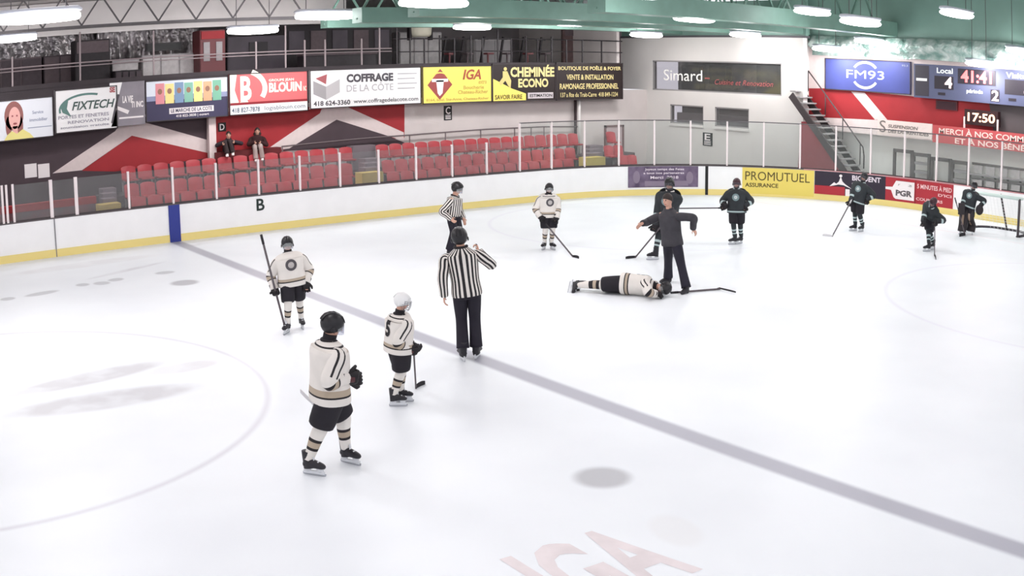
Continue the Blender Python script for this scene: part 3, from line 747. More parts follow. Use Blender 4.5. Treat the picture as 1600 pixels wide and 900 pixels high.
# 3 grey sign with a slanted white edge
f = sign_face((172, 172), (224, 229), 132, 124, 200, 192)
sign(f, mat('sign_grey', (140, 134, 142), 0.6, noise=0.2, nscale=1.5), 'grey sign with a slanted white edge between the FIXTECH sign and the blue sign', [
    ('slanted_edge', WHITE, lambda f, b: f.poly(b, [(0.0, 0.0), (0.02, 0.0), (0.36, 1.0), (0.0, 1.0)])),
    ('dark_rule', P('print_charcoal', (80, 76, 82)), lambda f, b: f.poly(b, [(0.02, 0.1), (0.06, 0.06), (0.28, 0.72), (0.22, 0.74)], 0, 0.008)),
    ('lettering', P('print_cream', (230, 224, 224)), lambda f, b: (f.text(b, 'LA VIE', 0.36, 0.66, 0.52, 0.68, bold=0.04), f.text(b, 'TI INC', 0.6, 0.95, 0.4, 0.54, bold=0.04), f.rect(b, 0.25, 0.95, 0.16, 0.2), f.poly(b, [(0.1, 0.42), (0.5, 0.26), (0.55, 0.34), (0.16, 0.48)], 0, 0.006)))], False)
# 4 blue sign with coloured bags
f = sign_face((225, 230), (355, 358), 128, 118, 191, 182)
cols = [(216, 140, 146), (232, 214, 140), (120, 146, 176), (128, 180, 160), (240, 228, 140), (214, 168, 130), (120, 176, 150)]
marks = [('sky_band', P('print_sky', (216, 222, 232)), lambda f, b: f.rect(b, 0, 1, 0.62, 1)), ('mist_band', P('print_mist', (140, 146, 176)), lambda f, b: f.rect(b, 0, 1, 0.5, 0.62))]
for i, c in enumerate(cols):
    marks.append(('printed_bag', P('bag_print_%d' % i, c), (lambda i: lambda f, b: (f.rect(b, 0.12+0.115*i, 0.225+0.115*i, 0.42, 0.92-0.02*(i % 2), 0, 0.01)))(i)))
marks += [('bag_emblem', P('bag_emblem', (150, 110, 90)), lambda f, b: [f.disc(b, 0.172+0.115*i, 0.72, 0.028, 0.07, 0, 0.014, 10) for i in range(7)]),
          ('lettering', P('print_cream', (230, 224, 224)), lambda f, b: (f.rect(b, 0.28, 0.82, 0.16, 0.3, 0, 0.006), f.text(b, '418 822-3838 | ouvert', 0.36, 0.76, 0.05, 0.13))),
          ('dark_lettering', P('print_navy', (50, 46, 76)), lambda f, b: f.text(b, 'LE MARCHE DE LA COTE', 0.3, 0.8, 0.19, 0.28, d=0.01))]
sign(f, mat('sign_navy', (60, 56, 84), 0.6), 'navy sign with a row of seven coloured printed bags', marks)
# 5 red sign, B logo
f = sign_face((357, 359), (480, 482), 117, 109, 181, 173)
rose = mat('sign_rose_red', (222, 106, 108), 0.6)
def b5(f, b):
    f.arc(b, 0.14, 0.62, 0.34, 0.52, 0.13, -28, 62, 0, 0.008)
    f.text(b, 'B', 0.14, 0.28, 0.34, 0.93, bold=0.03, d=0.01)
sign(f, rose, 'rose red sign reading BLOUIN with a white curved B and a phone strip', [
    ('cream_panel', P('print_ivory', (248, 240, 222)), lambda f, b: (f.poly(b, [(0, 0.3), (0.12, 0.3), (0.07, 0.6), (0.1, 1.0), (0, 1)]), f.poly(b, [(0.13, 0.3), (0.24, 0.3), (0.2, 0.42)]))),
    ('curved_logo', P('print_ivory', (248, 240, 222)), b5),
    ('lettering', P('print_ivory', (248, 240, 222)), lambda f, b: (f.text(b, 'GROUPE JEAN', 0.5, 0.82, 0.75, 0.83), f.text(b, 'BLOUIN', 0.5, 0.92, 0.5, 0.74, bold=0.04), f.text(b, 'INC', 0.94, 0.98, 0.5, 0.62))),
    ('dark_red_strip', P('print_wine', (140, 36, 44)), lambda f, b: f.rect(b, 0, 1, 0.24, 0.3, 0, 0.007)),
    ('phone_strip', WHITE, lambda f, b: f.rect(b, 0, 1, 0.0, 0.24, 0, 0.008)),
    ('phone_lettering', P('print_slate', (80, 96, 112)), lambda f, b: (f.text(b, '418 827-7878', 0.03, 0.38, 0.06, 0.18, d=0.014), f.text(b, 'logisblouin.com', 0.44, 0.96, 0.05, 0.18, bold=0.0, d=0.014)))])
# 6 coffrage
f = sign_face((483, 485), (658, 658), 110, 104, 171, 162)
ltg = P('print_light_grey', (176, 172, 176))
sign(f, WHITE, 'long white sign reading COFFRAGE DE LA COTE with a grey cube logo', [
    ('cube_left', P('print_grey_b', (158, 154, 156)), lambda f, b: f.poly(b, [(0.03, 0.38), (0.14, 0.22), (0.14, 0.56), (0.03, 0.72)])),
    ('cube_right', P('print_grey_c', (186, 182, 184)), lambda f, b: f.poly(b, [(0.14, 0.22), (0.26, 0.4), (0.26, 0.74), (0.14, 0.56)])),
    ('cube_point', P('print_dull_red', (168, 92, 96)), lambda f, b: f.poly(b, [(0.05, 0.78), (0.14, 0.62), (0.15, 0.88)], 0, 0.006)),
    ('lettering', P('print_charcoal', (80, 76, 82)), lambda f, b: (f.text(b, 'COFFRAGE', 0.32, 0.74, 0.64, 0.86, bold=0.05), f.text(b, '418 624-3360', 0.03, 0.35, 0.07, 0.2, bold=0.03), f.text(b, 'www.coffragedelacote.com', 0.38, 0.97, 0.06, 0.2, bold=0.01))),
    ('pale_lettering', ltg, lambda f, b: (f.text(b, 'DE LA CÔTE', 0.32, 0.74, 0.4, 0.62, bold=0.0), [f.rect(b, 0.78, 0.94+0.02*(k % 2), 0.42+0.13*k, 0.45+0.13*k) for k in range(4)]))])
# 7 yellow
f = sign_face((660, 660), (768, 769), 103, 103, 162, 160)
sy = mat('sign_yellow', (250, 228, 112), 0.6); wine = P('print_maroon', (158, 76, 72))
sign(f, sy, 'yellow sign with a maroon diamond and red IGA lettering', [
    ('diamond', wine, lambda f, b: f.poly(b, [(0.07, 0.5), (0.24, 0.1), (0.42, 0.5), (0.25, 0.93)])),
    ('cow_head', WHITE, lambda f, b: (f.poly(b, [(0.19, 0.62), (0.3, 0.62), (0.28, 0.28), (0.24, 0.2), (0.21, 0.28)], 0, 0.008), f.rect(b, 0.13, 0.36, 0.58, 0.66, 0, 0.008), )),
    ('upper_ring', sy, lambda f, b: f.arc(b, 0.245, 0.62, 0.13, 0.22, 0.03, 20, 160, 0, 0.01)),
    ('lettering', P('print_brick', (170, 84, 62)), lambda f, b: f.text(b, 'IGA', 0.57, 0.84, 0.62, 0.9, bold=0.03, italic=0.25)),
    ('small_print', P('print_ochre', (196, 166, 84)), lambda f, b: (f.text(b, 'extra', 0.8, 0.92, 0.5, 0.6, italic=0.3), f.text(b, 'Boucherie', 0.58, 0.88, 0.36, 0.46), f.text(b, 'Chateau-Richer', 0.5, 0.94, 0.24, 0.34), f.text(b, '8164, boul. Ste-Anne, Chateau-Richer', 0.05, 0.95, 0.06, 0.14)))])
# 8 black and cream signs at the right
cream = P('print_cream_gold', (232, 214, 150)); bk = mat('sign_black_brown', (40, 28, 28), 0.5)
f = sign_face((769, 769), (868, 868), 101, 98, 159, 157)
def sw(f, b): f.text(b, 'CHEMINÉE', 0.28, 0.98, 0.64, 0.97, bold=0.04); f.text(b, 'ECONO', 0.4, 0.88, 0.36, 0.6, bold=0.04)
sign(f, bk, 'black sign reading CHEMINEE ECONO with a chimney sweep on a yellow roof', [
    ('yellow_roof', sy, lambda f, b: f.poly(b, [(0.0, 0.0), (0.52, 0.0), (0.52, 0.2), (0.3, 0.34), (0.0, 0.62)])),
    ('chimney_sweep', P('print_sand', (220, 200, 130)), lambda f, b: (f.disc(b, 0.2, 0.86, 0.025, 0.05, 0, 0.01), f.poly(b, [(0.16, 0.8), (0.23, 0.8), (0.29, 0.55), (0.28, 0.35), (0.24, 0.42), (0.2, 0.55), (0.13, 0.42), (0.1, 0.5), (0.16, 0.64)], 0, 0.01))),
    ('lettering', cream, sw),
    ('dark_lettering', P('print_umber', (90, 78, 40)), lambda f, b: f.text(b, 'SAVOIR FAIRE', 0.04, 0.46, 0.06, 0.18, d=0.012)),
    ('white_label', P('print_pearl', (206, 196, 200)), lambda f, b: (f.rect(b, 0.55, 0.96, 0.06, 0.22), )),
    ('label_lettering', BLACK, lambda f, b: f.text(b, 'ESTIMATION', 0.58, 0.94, 0.1, 0.18, d=0.01))])
f = sign_face((869, 869), (973, 973), 98, 98, 157, 155)
sign(f, bk, 'black sign with four lines of cream lettering at the right end of the balcony', [
    ('lettering', cream, lambda f, b: (f.text(b, 'BOUTIQUE DE POÊLE & FOYER', 0.03, 0.97, 0.78, 0.92, bold=0.02), f.text(b, 'VENTE & INSTALLATION', 0.15, 0.85, 0.54, 0.68, bold=0.02),
      f.text(b, 'RAMONAGE PROFESSIONNEL', 0.05, 0.93, 0.29, 0.44, bold=0.02), f.text(b, '137 a Rte du Trait-Carre  418 849-1234', 0.06, 0.92, 0.08, 0.2, bold=0.01)))])

# ---------------------------------------------------------------- balcony rail
brass = mat('pale_post', (150, 136, 138), 0.45)
def bx(px): return at(px, 85, 'Y', YS+0.12).x
z_t, z_m = 5.38, 4.92
def seg_rail(x0, x1, pxs, label, m, zt=z_t, zm=z_m):
    pts = [V((x0, YS+0.12, zt)), V((x1, YS+0.12, zt))]
    r = empty('balcony_railing', (x0, YS+0.12, 4.5), label, 'railing'); o = r.location
    mb = MB(o); mb.loft(pts, [0.022]*2, ref=(0, 0, 1), seg=8); mb.build('top_rail', m, r)
    mb = MB(o); mb.loft([V((x0, YS+0.12, zm)), V((x1, YS+0.12, zm))], [0.018]*2, ref=(0, 0, 1), seg=8); mb.build('mid_rail', m, r)
    for px, hh in pxs:
        x = bx(px); mb = MB(o); mb.box((x-0.025, YS+0.1, 4.42), (x+0.025, YS+0.14, hh)); mb.build('post', m, r)
blk = mat('rail_black', (40, 34, 38), 0.5)
seg_rail(bx(-20), bx(612), [(19, 5.4), (125, 6.0), (240, 5.9), (400, 5.4), (446, 5.9), (476, 5.4), (508, 5.4), (565, 5.4), (593, 5.9)], 'long balcony railing with pale posts above the left signs', brass, 5.05, 4.95)
seg_rail(bx(614), bx(972), [(620, 6.0), (641, 5.4), (663, 5.4), (687, 5.5), (710, 5.4), (736, 5.5), (754, 5.4), (778, 5.7), (799, 5.4), (822, 5.5), (840, 5.4), (862, 5.5), (885, 5.4), (910, 5.4), (940, 5.4)], 'dark balcony railing above the yellow and black signs', blk)

# ---------------------------------------------------------------- things kept on the balcony
def crate(name, px0, px1, py0, py1, y, dep, m, label, cat, extra=None, z0=None):
    a, b = at(px0, py1, 'Y', y), at(px1, py0, 'Y', y); zb = 4.36 if z0 is None else a.z
    o = V(((a.x+b.x)/2, y+dep/2, zb)); r = empty(name, o, label, cat)
    mb = MB(o); mb.box((a.x, y, zb), (b.x, y+dep, b.z), bevel=0.02); mb.build('body', m, r)
    if extra: extra(r, o, a.x, b.x, zb, b.z, y)
    return r
def door_lines(n, m, nm='door'):
    def fn(r, o, x0, x1, z0, z1, y):
        for k in range(n):
            a = x0+(x1-x0)*k/n+0.03; b = x0+(x1-x0)*(k+1)/n-0.03
            mb = MB(o); mb.box((a, y-0.03, z0+0.05), (b, y, z1-0.05)); mb.build(nm, m, r)
    return fn
dg1 = mat('box_dark_plum', (72, 60, 66), 0.6, noise=0.2); dg2 = mat('box_charcoal', (44, 38, 42), 0.6, noise=0.2); dg3 = mat('box_taupe', (96, 82, 86), 0.6, noise=0.15)
lg = mat('box_light_grey', (172, 166, 168), 0.6, noise=0.1); lg2 = mat('panel_silver', (200, 194, 194), 0.4, noise=0.15)
crate('storage_cabinet', -30, 65, 88, 140, 7.0, 0.8, dg3, 'wide taupe cabinet at the far left end of the balcony', 'cabinet', door_lines(3, dg1))
crate('storage_cabinet', 69, 118, 84, 138, 7.0, 0.8, dg1, 'plum cabinet with two doors left of the tall dark box', 'cabinet', door_lines(2, dg3))
crate('speaker_box', 118, 172, 60, 132, 6.2, 0.7, dg2, 'tall black box with a grey upper panel on the balcony', 'box', lambda r, o, x0, x1, z0, z1, y: MB(o).box((x0+0.05, y-0.03, z1-0.42), (x1-0.05, y, z1-0.05)).build('upper_panel', dg3, r))
crate('freezer', 176, 216, 92, 130, 6.6, 0.8, lg2, 'pale grey chest behind the balcony rail right of the tall black box', 'freezer', lambda r, o, x0, x1, z0, z1, y: (MB(o).box((x0-0.02, y-0.05, z1-0.12), (x1+0.02, y, z1)).build('lid', lg, r), MB(o).box((x0+0.3, y-0.05, z0+0.3), (x0+0.5, y, z0+0.38)).build('handle', blk, r)))
crate('storage_cabinet', 222, 308, 82, 122, 6.9, 0.8, lg, 'long light grey cabinet under the black screen', 'cabinet', door_lines(3, lg2))
crate('wall_screen', 228, 284, 65, 81, 7.0, 0.1, blk, 'wide black screen hanging above the grey cabinet', 'screen', lambda r, o, x0, x1, z0, z1, y: MB(o).box((x0+0.05, y-0.02, z0+0.04), (x1-0.05, y, z1-0.04)).build('display', BLACK, r), z0=1)
crate('bin_rack', 180, 222, 108, 124, 5.9, 0.5, dg2, 'low dark rack of bins beside the railing', 'rack', door_lines(4, dg1, 'bin'))
redk = mat('kiosk_red', (112, 54, 58), 0.5)
crate('vending_machine', 313, 352, 46, 112, 6.2, 0.8, redk, 'tall dark red vending machine with two pale panels', 'vending machine', lambda r, o, x0, x1, z0, z1, y: (
    MB(o).box((x0+0.04, y-0.04, z1-0.3), (x1-0.04, y, z1-0.04)).build('lit_header', redw, r),
    MB(o).box((x0+0.12, y-0.03, z0+0.5), (x0+0.34, y, z1-0.4)).build('front_panel', lg, r), MB(o).box((x1-0.34, y-0.03, z0+0.5), (x1-0.12, y, z1-0.4)).build('front_panel', lg, r)))
plum2 = mat('partition_plum', (84, 76, 84), 0.6, noise=0.25, nscale=1.2)
crate('partition_screen', 356, 446, 55, 112, 7.2, 0.15, plum2, 'smoky plum partition right of the vending machine', 'partition', lambda r, o, x0, x1, z0, z1, y: MB(o).box((x0+0.8, y-0.04, z0+0.6), (x0+1.5, y, z0+1.1)).build('window_opening', blk, r))
crate('partition_screen', 446, 612, 38, 108, 7.4, 0.15, dg2, 'wide dark partition with lighter windows behind the balcony rail', 'partition', lambda r, o, x0, x1, z0, z1, y: [MB(o).box((x0+(x1-x0)*(k+0.15)/5, y-0.04, z0+0.75), (x0+(x1-x0)*(k+0.85)/5, y, z1-0.2)).build('window_pane', dg3 if k % 2 else plum2, r) for k in range(5)])
crate('counter', 474, 588, 84, 108, 5.5, 0.5, dg2, 'low dark counter standing directly behind the long white sign', 'counter', lambda r, o, x0, x1, z0, z1, y: MB(o).box((x0-0.03, y-0.05, z1), (x1+0.03, y+0.5, z1+0.05)).build('counter_top', dg3, r))
crate('storage_cabinet', 624, 690, 50, 100, 8.6, 0.6, lg, 'light grey cabinet seen through the dark railing above the yellow sign', 'cabinet', door_lines(3, lg2))
crate('storage_cabinet', 742, 800, 62, 100, 8.9, 0.6, lg2, 'pale cabinet behind the dark railing above the chimney sign', 'cabinet', door_lines(2, lg))
crate('partition_screen', 880, 972, 48, 92, 8.0, 0.15, mat('partition_brown', (104, 82, 82), 0.7, noise=0.2), 'brown partition at the right end of the balcony', 'partition', lambda r, o, x0, x1, z0, z1, y: MB(o).box((x0+0.1, y-0.03, z1-0.3), (x1-0.1, y, z1-0.05)).build('top_panel', dg3, r))
# white water tank hanging under the roof
a = at(656, 42, 'Y', 7.0); r = empty('white_tank', a, 'white rounded tank under the roof above the long sign', 'tank'); o = r.location
MB(o).loft([a+V((0, 0, -0.36)), a+V((0, 0, -0.3)), a+V((0, 0, 0.5)), a+V((0, 0, 0.62))], [0.2, 0.42, 0.42, 0.2], sub=3, seg=24).build('body', mat('tank_cream', (226, 220, 200), 0.5), r)
for s in (-1, 1): MB(o).box((a.x+s*0.45-0.05, 6.9, a.z-0.5), (a.x+s*0.45+0.05, 7.1, zc(7.0)-0.03)).build('bracket', dg2, r)
# small exercise machines as a row of dark silhouettes
for i, (px, py) in enumerate(((700, 98), (728, 97), (760, 96), (790, 95), (822, 93), (850, 93))):
    b = at(px, py, 'Y', 6.2); b.z = 4.36; r = empty('exercise_machine', b, ['farthest left', 'second from the left', 'third from the left', 'third from the right', 'second from the right', 'farthest right'][i]+' of the dark exercise machines on the balcony', 'exercise machine', 'exercise machines on the balcony')
    mb = MB(b); mb.box(b+V((-0.25, -0.4, 0)), b+V((0.25, 0.5, 0.12)), bevel=0.03); mb.build('base', dg2, r)
    mb = MB(b); mb.bar(b+V((0, 0.4, 0.1)), b+V((0.05, 0.2, 1.15)), 0.07); mb.bar(b+V((-0.22, 0.2, 1.05)), b+V((0.22, 0.2, 1.05)), 0.05); mb.build('upright', blk, r)
    mb = MB(b); mb.box(b+V((-0.16, -0.3, 0.45)), b+V((0.16, 0.05, 0.52)), bevel=0.02); mb.bar(b+V((0, -0.1, 0.1)), b+V((0, -0.1, 0.46)), 0.05); mb.build('saddle', dg3 if i % 2 else redk, r)
# crumpled foil hangings on the left
foil2 = mat('silver_foil', (214, 208, 208), 0.3, metal=0.6, bump=1.0, bscale=6.0, rgb2=(160, 152, 156), nscale=4.0)
def foil_sheet(px0, px1, py0, py1, y, label, seed):
    a, b = at(px0, py1, 'Y', y), at(px1, py0, 'Y', y); random.seed(seed); nx, nz = 26, 12; vs = []
    o = V(((a.x+b.x)/2, y, b.z))
    for i in range(nx+1):
        for j in range(nz+1):
            x = a.x+(b.x-a.x)*i/nx; z = 4.37 if j == 0 else a.z+(b.z-a.z)*j/nz
            vs.append(V((x, y+0.12*math.sin(i*1.3+seed+0.3*j)+random.uniform(-0.06, 0.06), z)))
    mb = MB(o); mb.add(vs, [(i*(nz+1)+j, (i+1)*(nz+1)+j, (i+1)*(nz+1)+j+1, i*(nz+1)+j+1) for i in range(nx) for j in range(nz)], 0, True)
    q = mb.build('foil_sheet', foil2); tag(q, label, 'foil sheet', 'crumpled silver foil sheets')
    md = q.modifiers.new('thick', 'SOLIDIFY'); md.thickness = 0.01
foil_sheet(-30, 118, 42, 94, 8.6, 'crumpled silver foil sheet behind the cabinets at the far left', 1)
foil_sheet(150, 232, 28, 84, 8.4, 'crumpled silver foil sheet hanging between the tall black box and the screen', 2)
foil_sheet(232, 312, 38, 78, 8.7, 'crumpled silver foil sheet hanging behind the black screen', 3)
foil_sheet(94, 150, 36, 66, 8.9, 'small crumpled foil sheet above the tall black box', 5)

# ================================================================ far end: window lettering, end wall signs, stairs
o = V((XB-0.02, 0, 0))
f = Face((XB+0.07, yl-0.05, zb_+0.05), (0, -1, 0), (0, 0, 1), yl-yr-0.1, zt-zb_-0.1)
r = empty('window_lettering', f.p(0.1, 0.3), 'white Simard lettering with a red script line stuck on the wide window', 'lettering')
mb = MB(r.location); f.text(mb, 'Simard', 0.08, 0.4, 0.32, 0.72, bold=0.0, d=0.004); mb.build('white_letters', mat('letter_white', (244, 240, 236), 0.5, emit=0.15), r)
mb = MB(r.location); f.rect(mb, 0.42, 0.46, 0.42, 0.46); f.text(mb, 'Cuisine et Renovation', 0.5, 0.94, 0.24, 0.42, bold=0.0, italic=0.3, d=0.004); mb.build('red_script', P('print_dull_rose', (176, 92, 92)), r)
# furniture seen in the room
for (ya0, ya1, za0, za1, m, lab, nm, cat) in ((0.66, 0.82, 0.1, 0.95, dg2, 'dark doorway panel in the room behind the wide window', 'door_panel', 'door'), (0.05, 0.2, 0.15, 0.9, dg1, 'dark locker in the room behind the Simard lettering', 'locker', 'locker'), (0.28, 0.42, 0.4, 0.9, dg2, 'dark screen in the room above the Simard lettering', 'screen', 'screen')):
    p, q = f.p(ya0, za0), f.p(ya1, za1); mb = MB(V((XB+1.2, p.y, p.z))); mb.box((XB+1.3, q.y, p.z-0.2), (XB+1.7, p.y, q.z), bevel=0.02); tag(mb.build(nm, m), lab, cat)
# FM93 sign
def eface(pxl, pyt, pxr, pyb, x=XF-0.08, pyt2=None, pyb2=None):
    a, b = at(pxl, pyt, 'X', x), at(pxr, pyb, 'X', x); c = at(pxl, pyb2 or pyb, 'X', x); d = at(pxr, pyt2 or pyt, 'X', x)
    return Face((x, (a.y+c.y)/2, (b.z+c.z)/2), (0, -1, 0), (0, 0, 1), (a.y+c.y)/2-(b.y+d.y)/2, (a.z+d.z)/2-(b.z+c.z)/2)
f = eface(1289, 89, 1423, 150, pyt2=98, pyb2=138)
def fm(f, b):
    f.text(b, 'FM93', 0.26, 0.7, 0.4, 0.66, bold=0.0)
    f.arc(b, 0.48, 0.55, 0.16, 0.4, 0.08, 32, 148); f.arc(b, 0.48, 0.5, 0.16, 0.42, 0.08, 212, 328)
sign(f, mat('sign_blue', (70, 78, 142), 0.5, noise=0.12, nscale=1.0), 'blue FM93 sign on the end wall left of the scoreboard', [('lettering', P('print_lilac_white', (222, 224, 236)), fm), ('small_print', P('print_faint', (150, 156, 176)), lambda f, b: f.text(b, '93.3', 0.9, 0.97, 0.84, 0.9))])
# scoreboard
f = eface(1428, 94, 1625, 171, x=XF-0.3, pyt2=118, pyb2=150)
r = empty('scoreboard', f.p(0.5, 0), 'wide grey blue electronic scoreboard on the end wall with lit red digits', 'scoreboard'); o = r.location
MB(o).prism([f.p(0, 0), f.p(1, 0), f.p(1, 1), f.p(0, 1)], -f.n*0.22).build('cabinet', mat('score_blue_grey', (84, 88, 116), 0.5), r)
def part(nm, m, fn): mb = MB(o); fn(mb); mb.build(nm, m, r)
dark_p = mat('score_dark', (44, 38, 48), 0.5)
part('advert_panel', mat('score_panel', (62, 58, 68), 0.6), lambda b: (f.rect(b, 0.01, 0.125, 0.06, 0.96)))
part('advert_strip', WHITE, lambda b: f.rect(b, 0.02, 0.11, 0.5, 0.58, 0, 0.01))
part('digit_window', dark_p, lambda b: [f.rect(b, *q, 0, 0.006) for q in ((0.17, 0.325, 0.3, 0.68), (0.36, 0.66, 0.5, 0.93), (0.62, 0.69, 0.06, 0.4), (0.73, 0.97, 0.3, 0.72))])
part('caption', mat('score_caption', (236, 240, 240), 0.5, emit=0.3), lambda b: (f.text(b, 'Local', 0.19, 0.32, 0.76, 0.92, d=0.01), f.text(b, 'Visiteur', 0.74, 0.96, 0.76, 0.92, d=0.01), f.text(b, 'période', 0.43, 0.56, 0.22, 0.36, bold=0.04, d=0.01)))
lit = mat('digit_lit_red', (255, 96, 96), 0.5, emit=2.2); litw = mat('digit_lit_white', (255, 225, 222), 0.5, emit=2.0)
part('clock_digits', lit, lambda b: f.text(b, '41:41', 0.385, 0.63, 0.54, 0.9, bold=0.03, d=0.012))
part('score_digit', litw, lambda b: f.text(b, '4', 0.255, 0.315, 0.34, 0.66, bold=0.02, d=0.012))
part('score_digit', litw, lambda b: f.text(b, '3', 0.88, 0.95, 0.34, 0.68, bold=0.02, d=0.012))
part('period_digit', litw, lambda b: f.text(b, '2', 0.63, 0.685, 0.08, 0.38, bold=0.02, d=0.012))
part('small_lamps', dark_p, lambda b: (f.rect(b, 0.2, 0.26, 0.12, 0.2, 0, 0.01), f.rect(b, 0.76, 0.82, 0.12, 0.2, 0, 0.01)))
# time clock below
f = eface(1507, 171, 1559, 199, x=XF-0.35, pyt2=174, pyb2=194)
r = empty('wall_clock', f.p(0.5, 0), 'small black digital clock glowing 17:50 below the scoreboard', 'clock'); o = r.location
MB(o).prism([f.p(0, 0), f.p(1, 0), f.p(1, 1), f.p(0, 1)], -f.n*0.2).build('housing', mat('clock_black', (40, 14, 18), 0.5), r)
part('clock_digits', mat('digit_lit_amber', (255, 190, 150), 0.5, emit=2.6), lambda b: f.text(b, '17:50', 0.1, 0.92, 0.22, 0.8, bold=0.02, d=0.01))
for yy_ in (0.0, 1.0): 
    mb = MB(o); q = f.p(yy_, 0.0); mb.bar(q+V((0, 0, -0.35)), q+V((0, 0, 0.25)), 0.05); mb.build('bracket', pinkw, r)
# vent panel
f = eface(1462, 157, 1496, 172, x=XF-0.06); r = empty('wall_vent', f.p(0.5, 0), 'dark vent grille on the red band under the scoreboard', 'vent'); o = r.location
MB(o).prism([f.p(0, 0), f.p(1, 0), f.p(1, 1), f.p(0, 1)], -f.n*0.06).build('frame', mat('vent_dark_red', (100, 38, 44), 0.6), r)
part('slats', dark_p, lambda b: [f.rect(b, 0.05, 0.95, 0.1+0.16*k, 0.2+0.16*k, 0, 0.008) for k in range(5)])
# banners
f = eface(1371, 186, 1456, 218, x=XF-0.45, pyt2=194, pyb2=209)
def lizard(f, b): f.text(b, 'S', 0.04, 0.16, 0.15, 0.95, bold=0.0); f.text(b, 'SUSPENSION', 0.2, 0.75, 0.5, 0.72, bold=0.03, italic=0.15); f.text(b, 'DES LAURENTIDES', 0.2, 0.95, 0.16, 0.4, bold=0.03, italic=0.15)
sign(f, P('banner_blush', (240, 222, 216)), 'white banner with grey lettering left of the red thank-you banner', [('lettering', P('print_stone', (128, 118, 114)), lizard)], False, 'hanging_banner')
f = eface(1457, 195, 1660, 238, x=XF-0.45, pyt2=226, pyb2=222)
f = Face(at(1457, 222, 'X', XF-0.45), (0, -1, 0), (0, 0, 1), (at(1457, 222, 'X', XF-0.45)-at(1660, 240, 'X', XF-0.45)).y, at(1457, 195, 'X', XF-0.45).z-at(1457, 222, 'X', XF-0.45).z)
sign(f, mat('banner_thanks_red', (196, 86, 88), 0.6), 'red thank-you banner reading MERCI A NOS COMMANDITAIRES on the end wall', [('lettering', P('print_blush', (244, 216, 208)), lambda f, b: (f.text(b, 'MERCI À NOS COMMANDITAIRES', 0.05, 1.1, 0.54, 0.95, bold=0.02), f.text(b, 'ET À NOS BÉNÉVOLES', 0.18, 0.95, 0.06, 0.46, bold=0.02)))], False, 'hanging_banner')

# stairs between the white block and the end wall
steel = mat('stair_grey', (150, 148, 148), 0.6, noise=0.15); steeld = mat('stair_dark', (66, 58, 60), 0.6)
XS0, XS1 = 21.66, 22.4
top = at(1252, 142, 'X', 22.0); bot = at(1340, 268, 'X', 22.0)
r = empty('staircase', (22.0, bot.y, bot.z), 'grey steel staircase descending beside the white block to the rink', 'stairs'); o = r.location
nst = 13
sd = V((0, bot.y-top.y, bot.z-top.z))
for k in range(nst+1):
    p = V((0, top.y, top.z))+sd*k/nst
    mb = MB(o); mb.box((XS0, p.y-0.02, p.z-0.05), (XS1, p.y+0.27, p.z), bevel=0.008); mb.build('tread', steel, r)
for x in (XS0-0.05, XS1):
    mb = MB(o); a = V((x+0.025, top.y+0.2, top.z-0.16)); b = a+sd; mb.bar(a, b, 0.05, 0.26); mb.build('stringer', steeld, r)
for x in (XS1+0.02,):
    mb = MB(o); a = V((x, top.y, top.z+0.75)); b = a+sd*0.97; mb.loft([a, b, b+V((0, -0.05, -0.3)), b+V((0, -0.05, -0.75))], [0.025]*4, ref=(1, 0, 0), seg=8); mb.build('handrail', steeld, r)
    for k in (0, 4, 8, 12):
        p = V((x, top.y, top.z))+sd*k/nst; mb = MB(o); mb.loft([p, p+V((0, 0, 0.75))], [0.02]*2, seg=8); mb.build('baluster', steeld, r)
# red wall below the stairs
mb = MB(); xs_ = XS0+0.2
mb.prism([at(1246, 275, 'X', xs_), at(1318, 275, 'X', xs_), at(1312, 262, 'X', xs_), at(1262, 190, 'X', xs_), at(1252, 190, 'X', xs_)], (0.06, 0, 0)); tag(mb.build('trim_6', mat('stair_red', (150, 66, 74), 0.7)), kind='structure')
# garage type frames and metal bleachers against the end wall
dgf = mat('frame_dark_grey', (104, 98, 98), 0.6)
def frame_unit(px0, px1, pyt, pyb, label, shelf=True, nm='shelf_frame'):
    x = XW-0.42; a, b = at(px0, pyt, 'X', x), at(px1, pyt+(px1-px0)*0.11, 'X', x); z0 = -0.06; z1 = a.z
    r = empty(nm, (x, (a.y+b.y)/2, 0), label, 'metal frame'); o = r.location
    for y in (a.y, b.y): mb = MB(o); mb.box((x, y-0.05, z0), (x+0.1, y+0.05, z1), bevel=0.01); mb.build('upright', dgf, r)
    mb = MB(o); mb.box((x, b.y, z1-0.12), (x+0.1, a.y, z1)); mb.build('top_beam', dgf, r)
    if shelf:
        for k in range(5):
            z = z1-0.35-0.3*k; mb = MB(o); mb.box((x+0.02, b.y+0.05, z-0.05), (x+0.3, a.y-0.05, z+0.04)); mb.build('shelf', lg, r)
frame_unit(1397, 1424, 232, 290, 'dark frame with an open pale panel, first left behind the end glass', False, 'door_frame')
frame_unit(1427, 1451, 238, 290, 'dark metal shelving between the open frame and the white column')
frame_unit(1456, 1484, 245, 300, 'open dark frame right of the first shelving', False, 'door_frame')
frame_unit(1488, 1512, 250, 300, 'dark metal shelving beside the grey bleachers')
x = XW-1.3
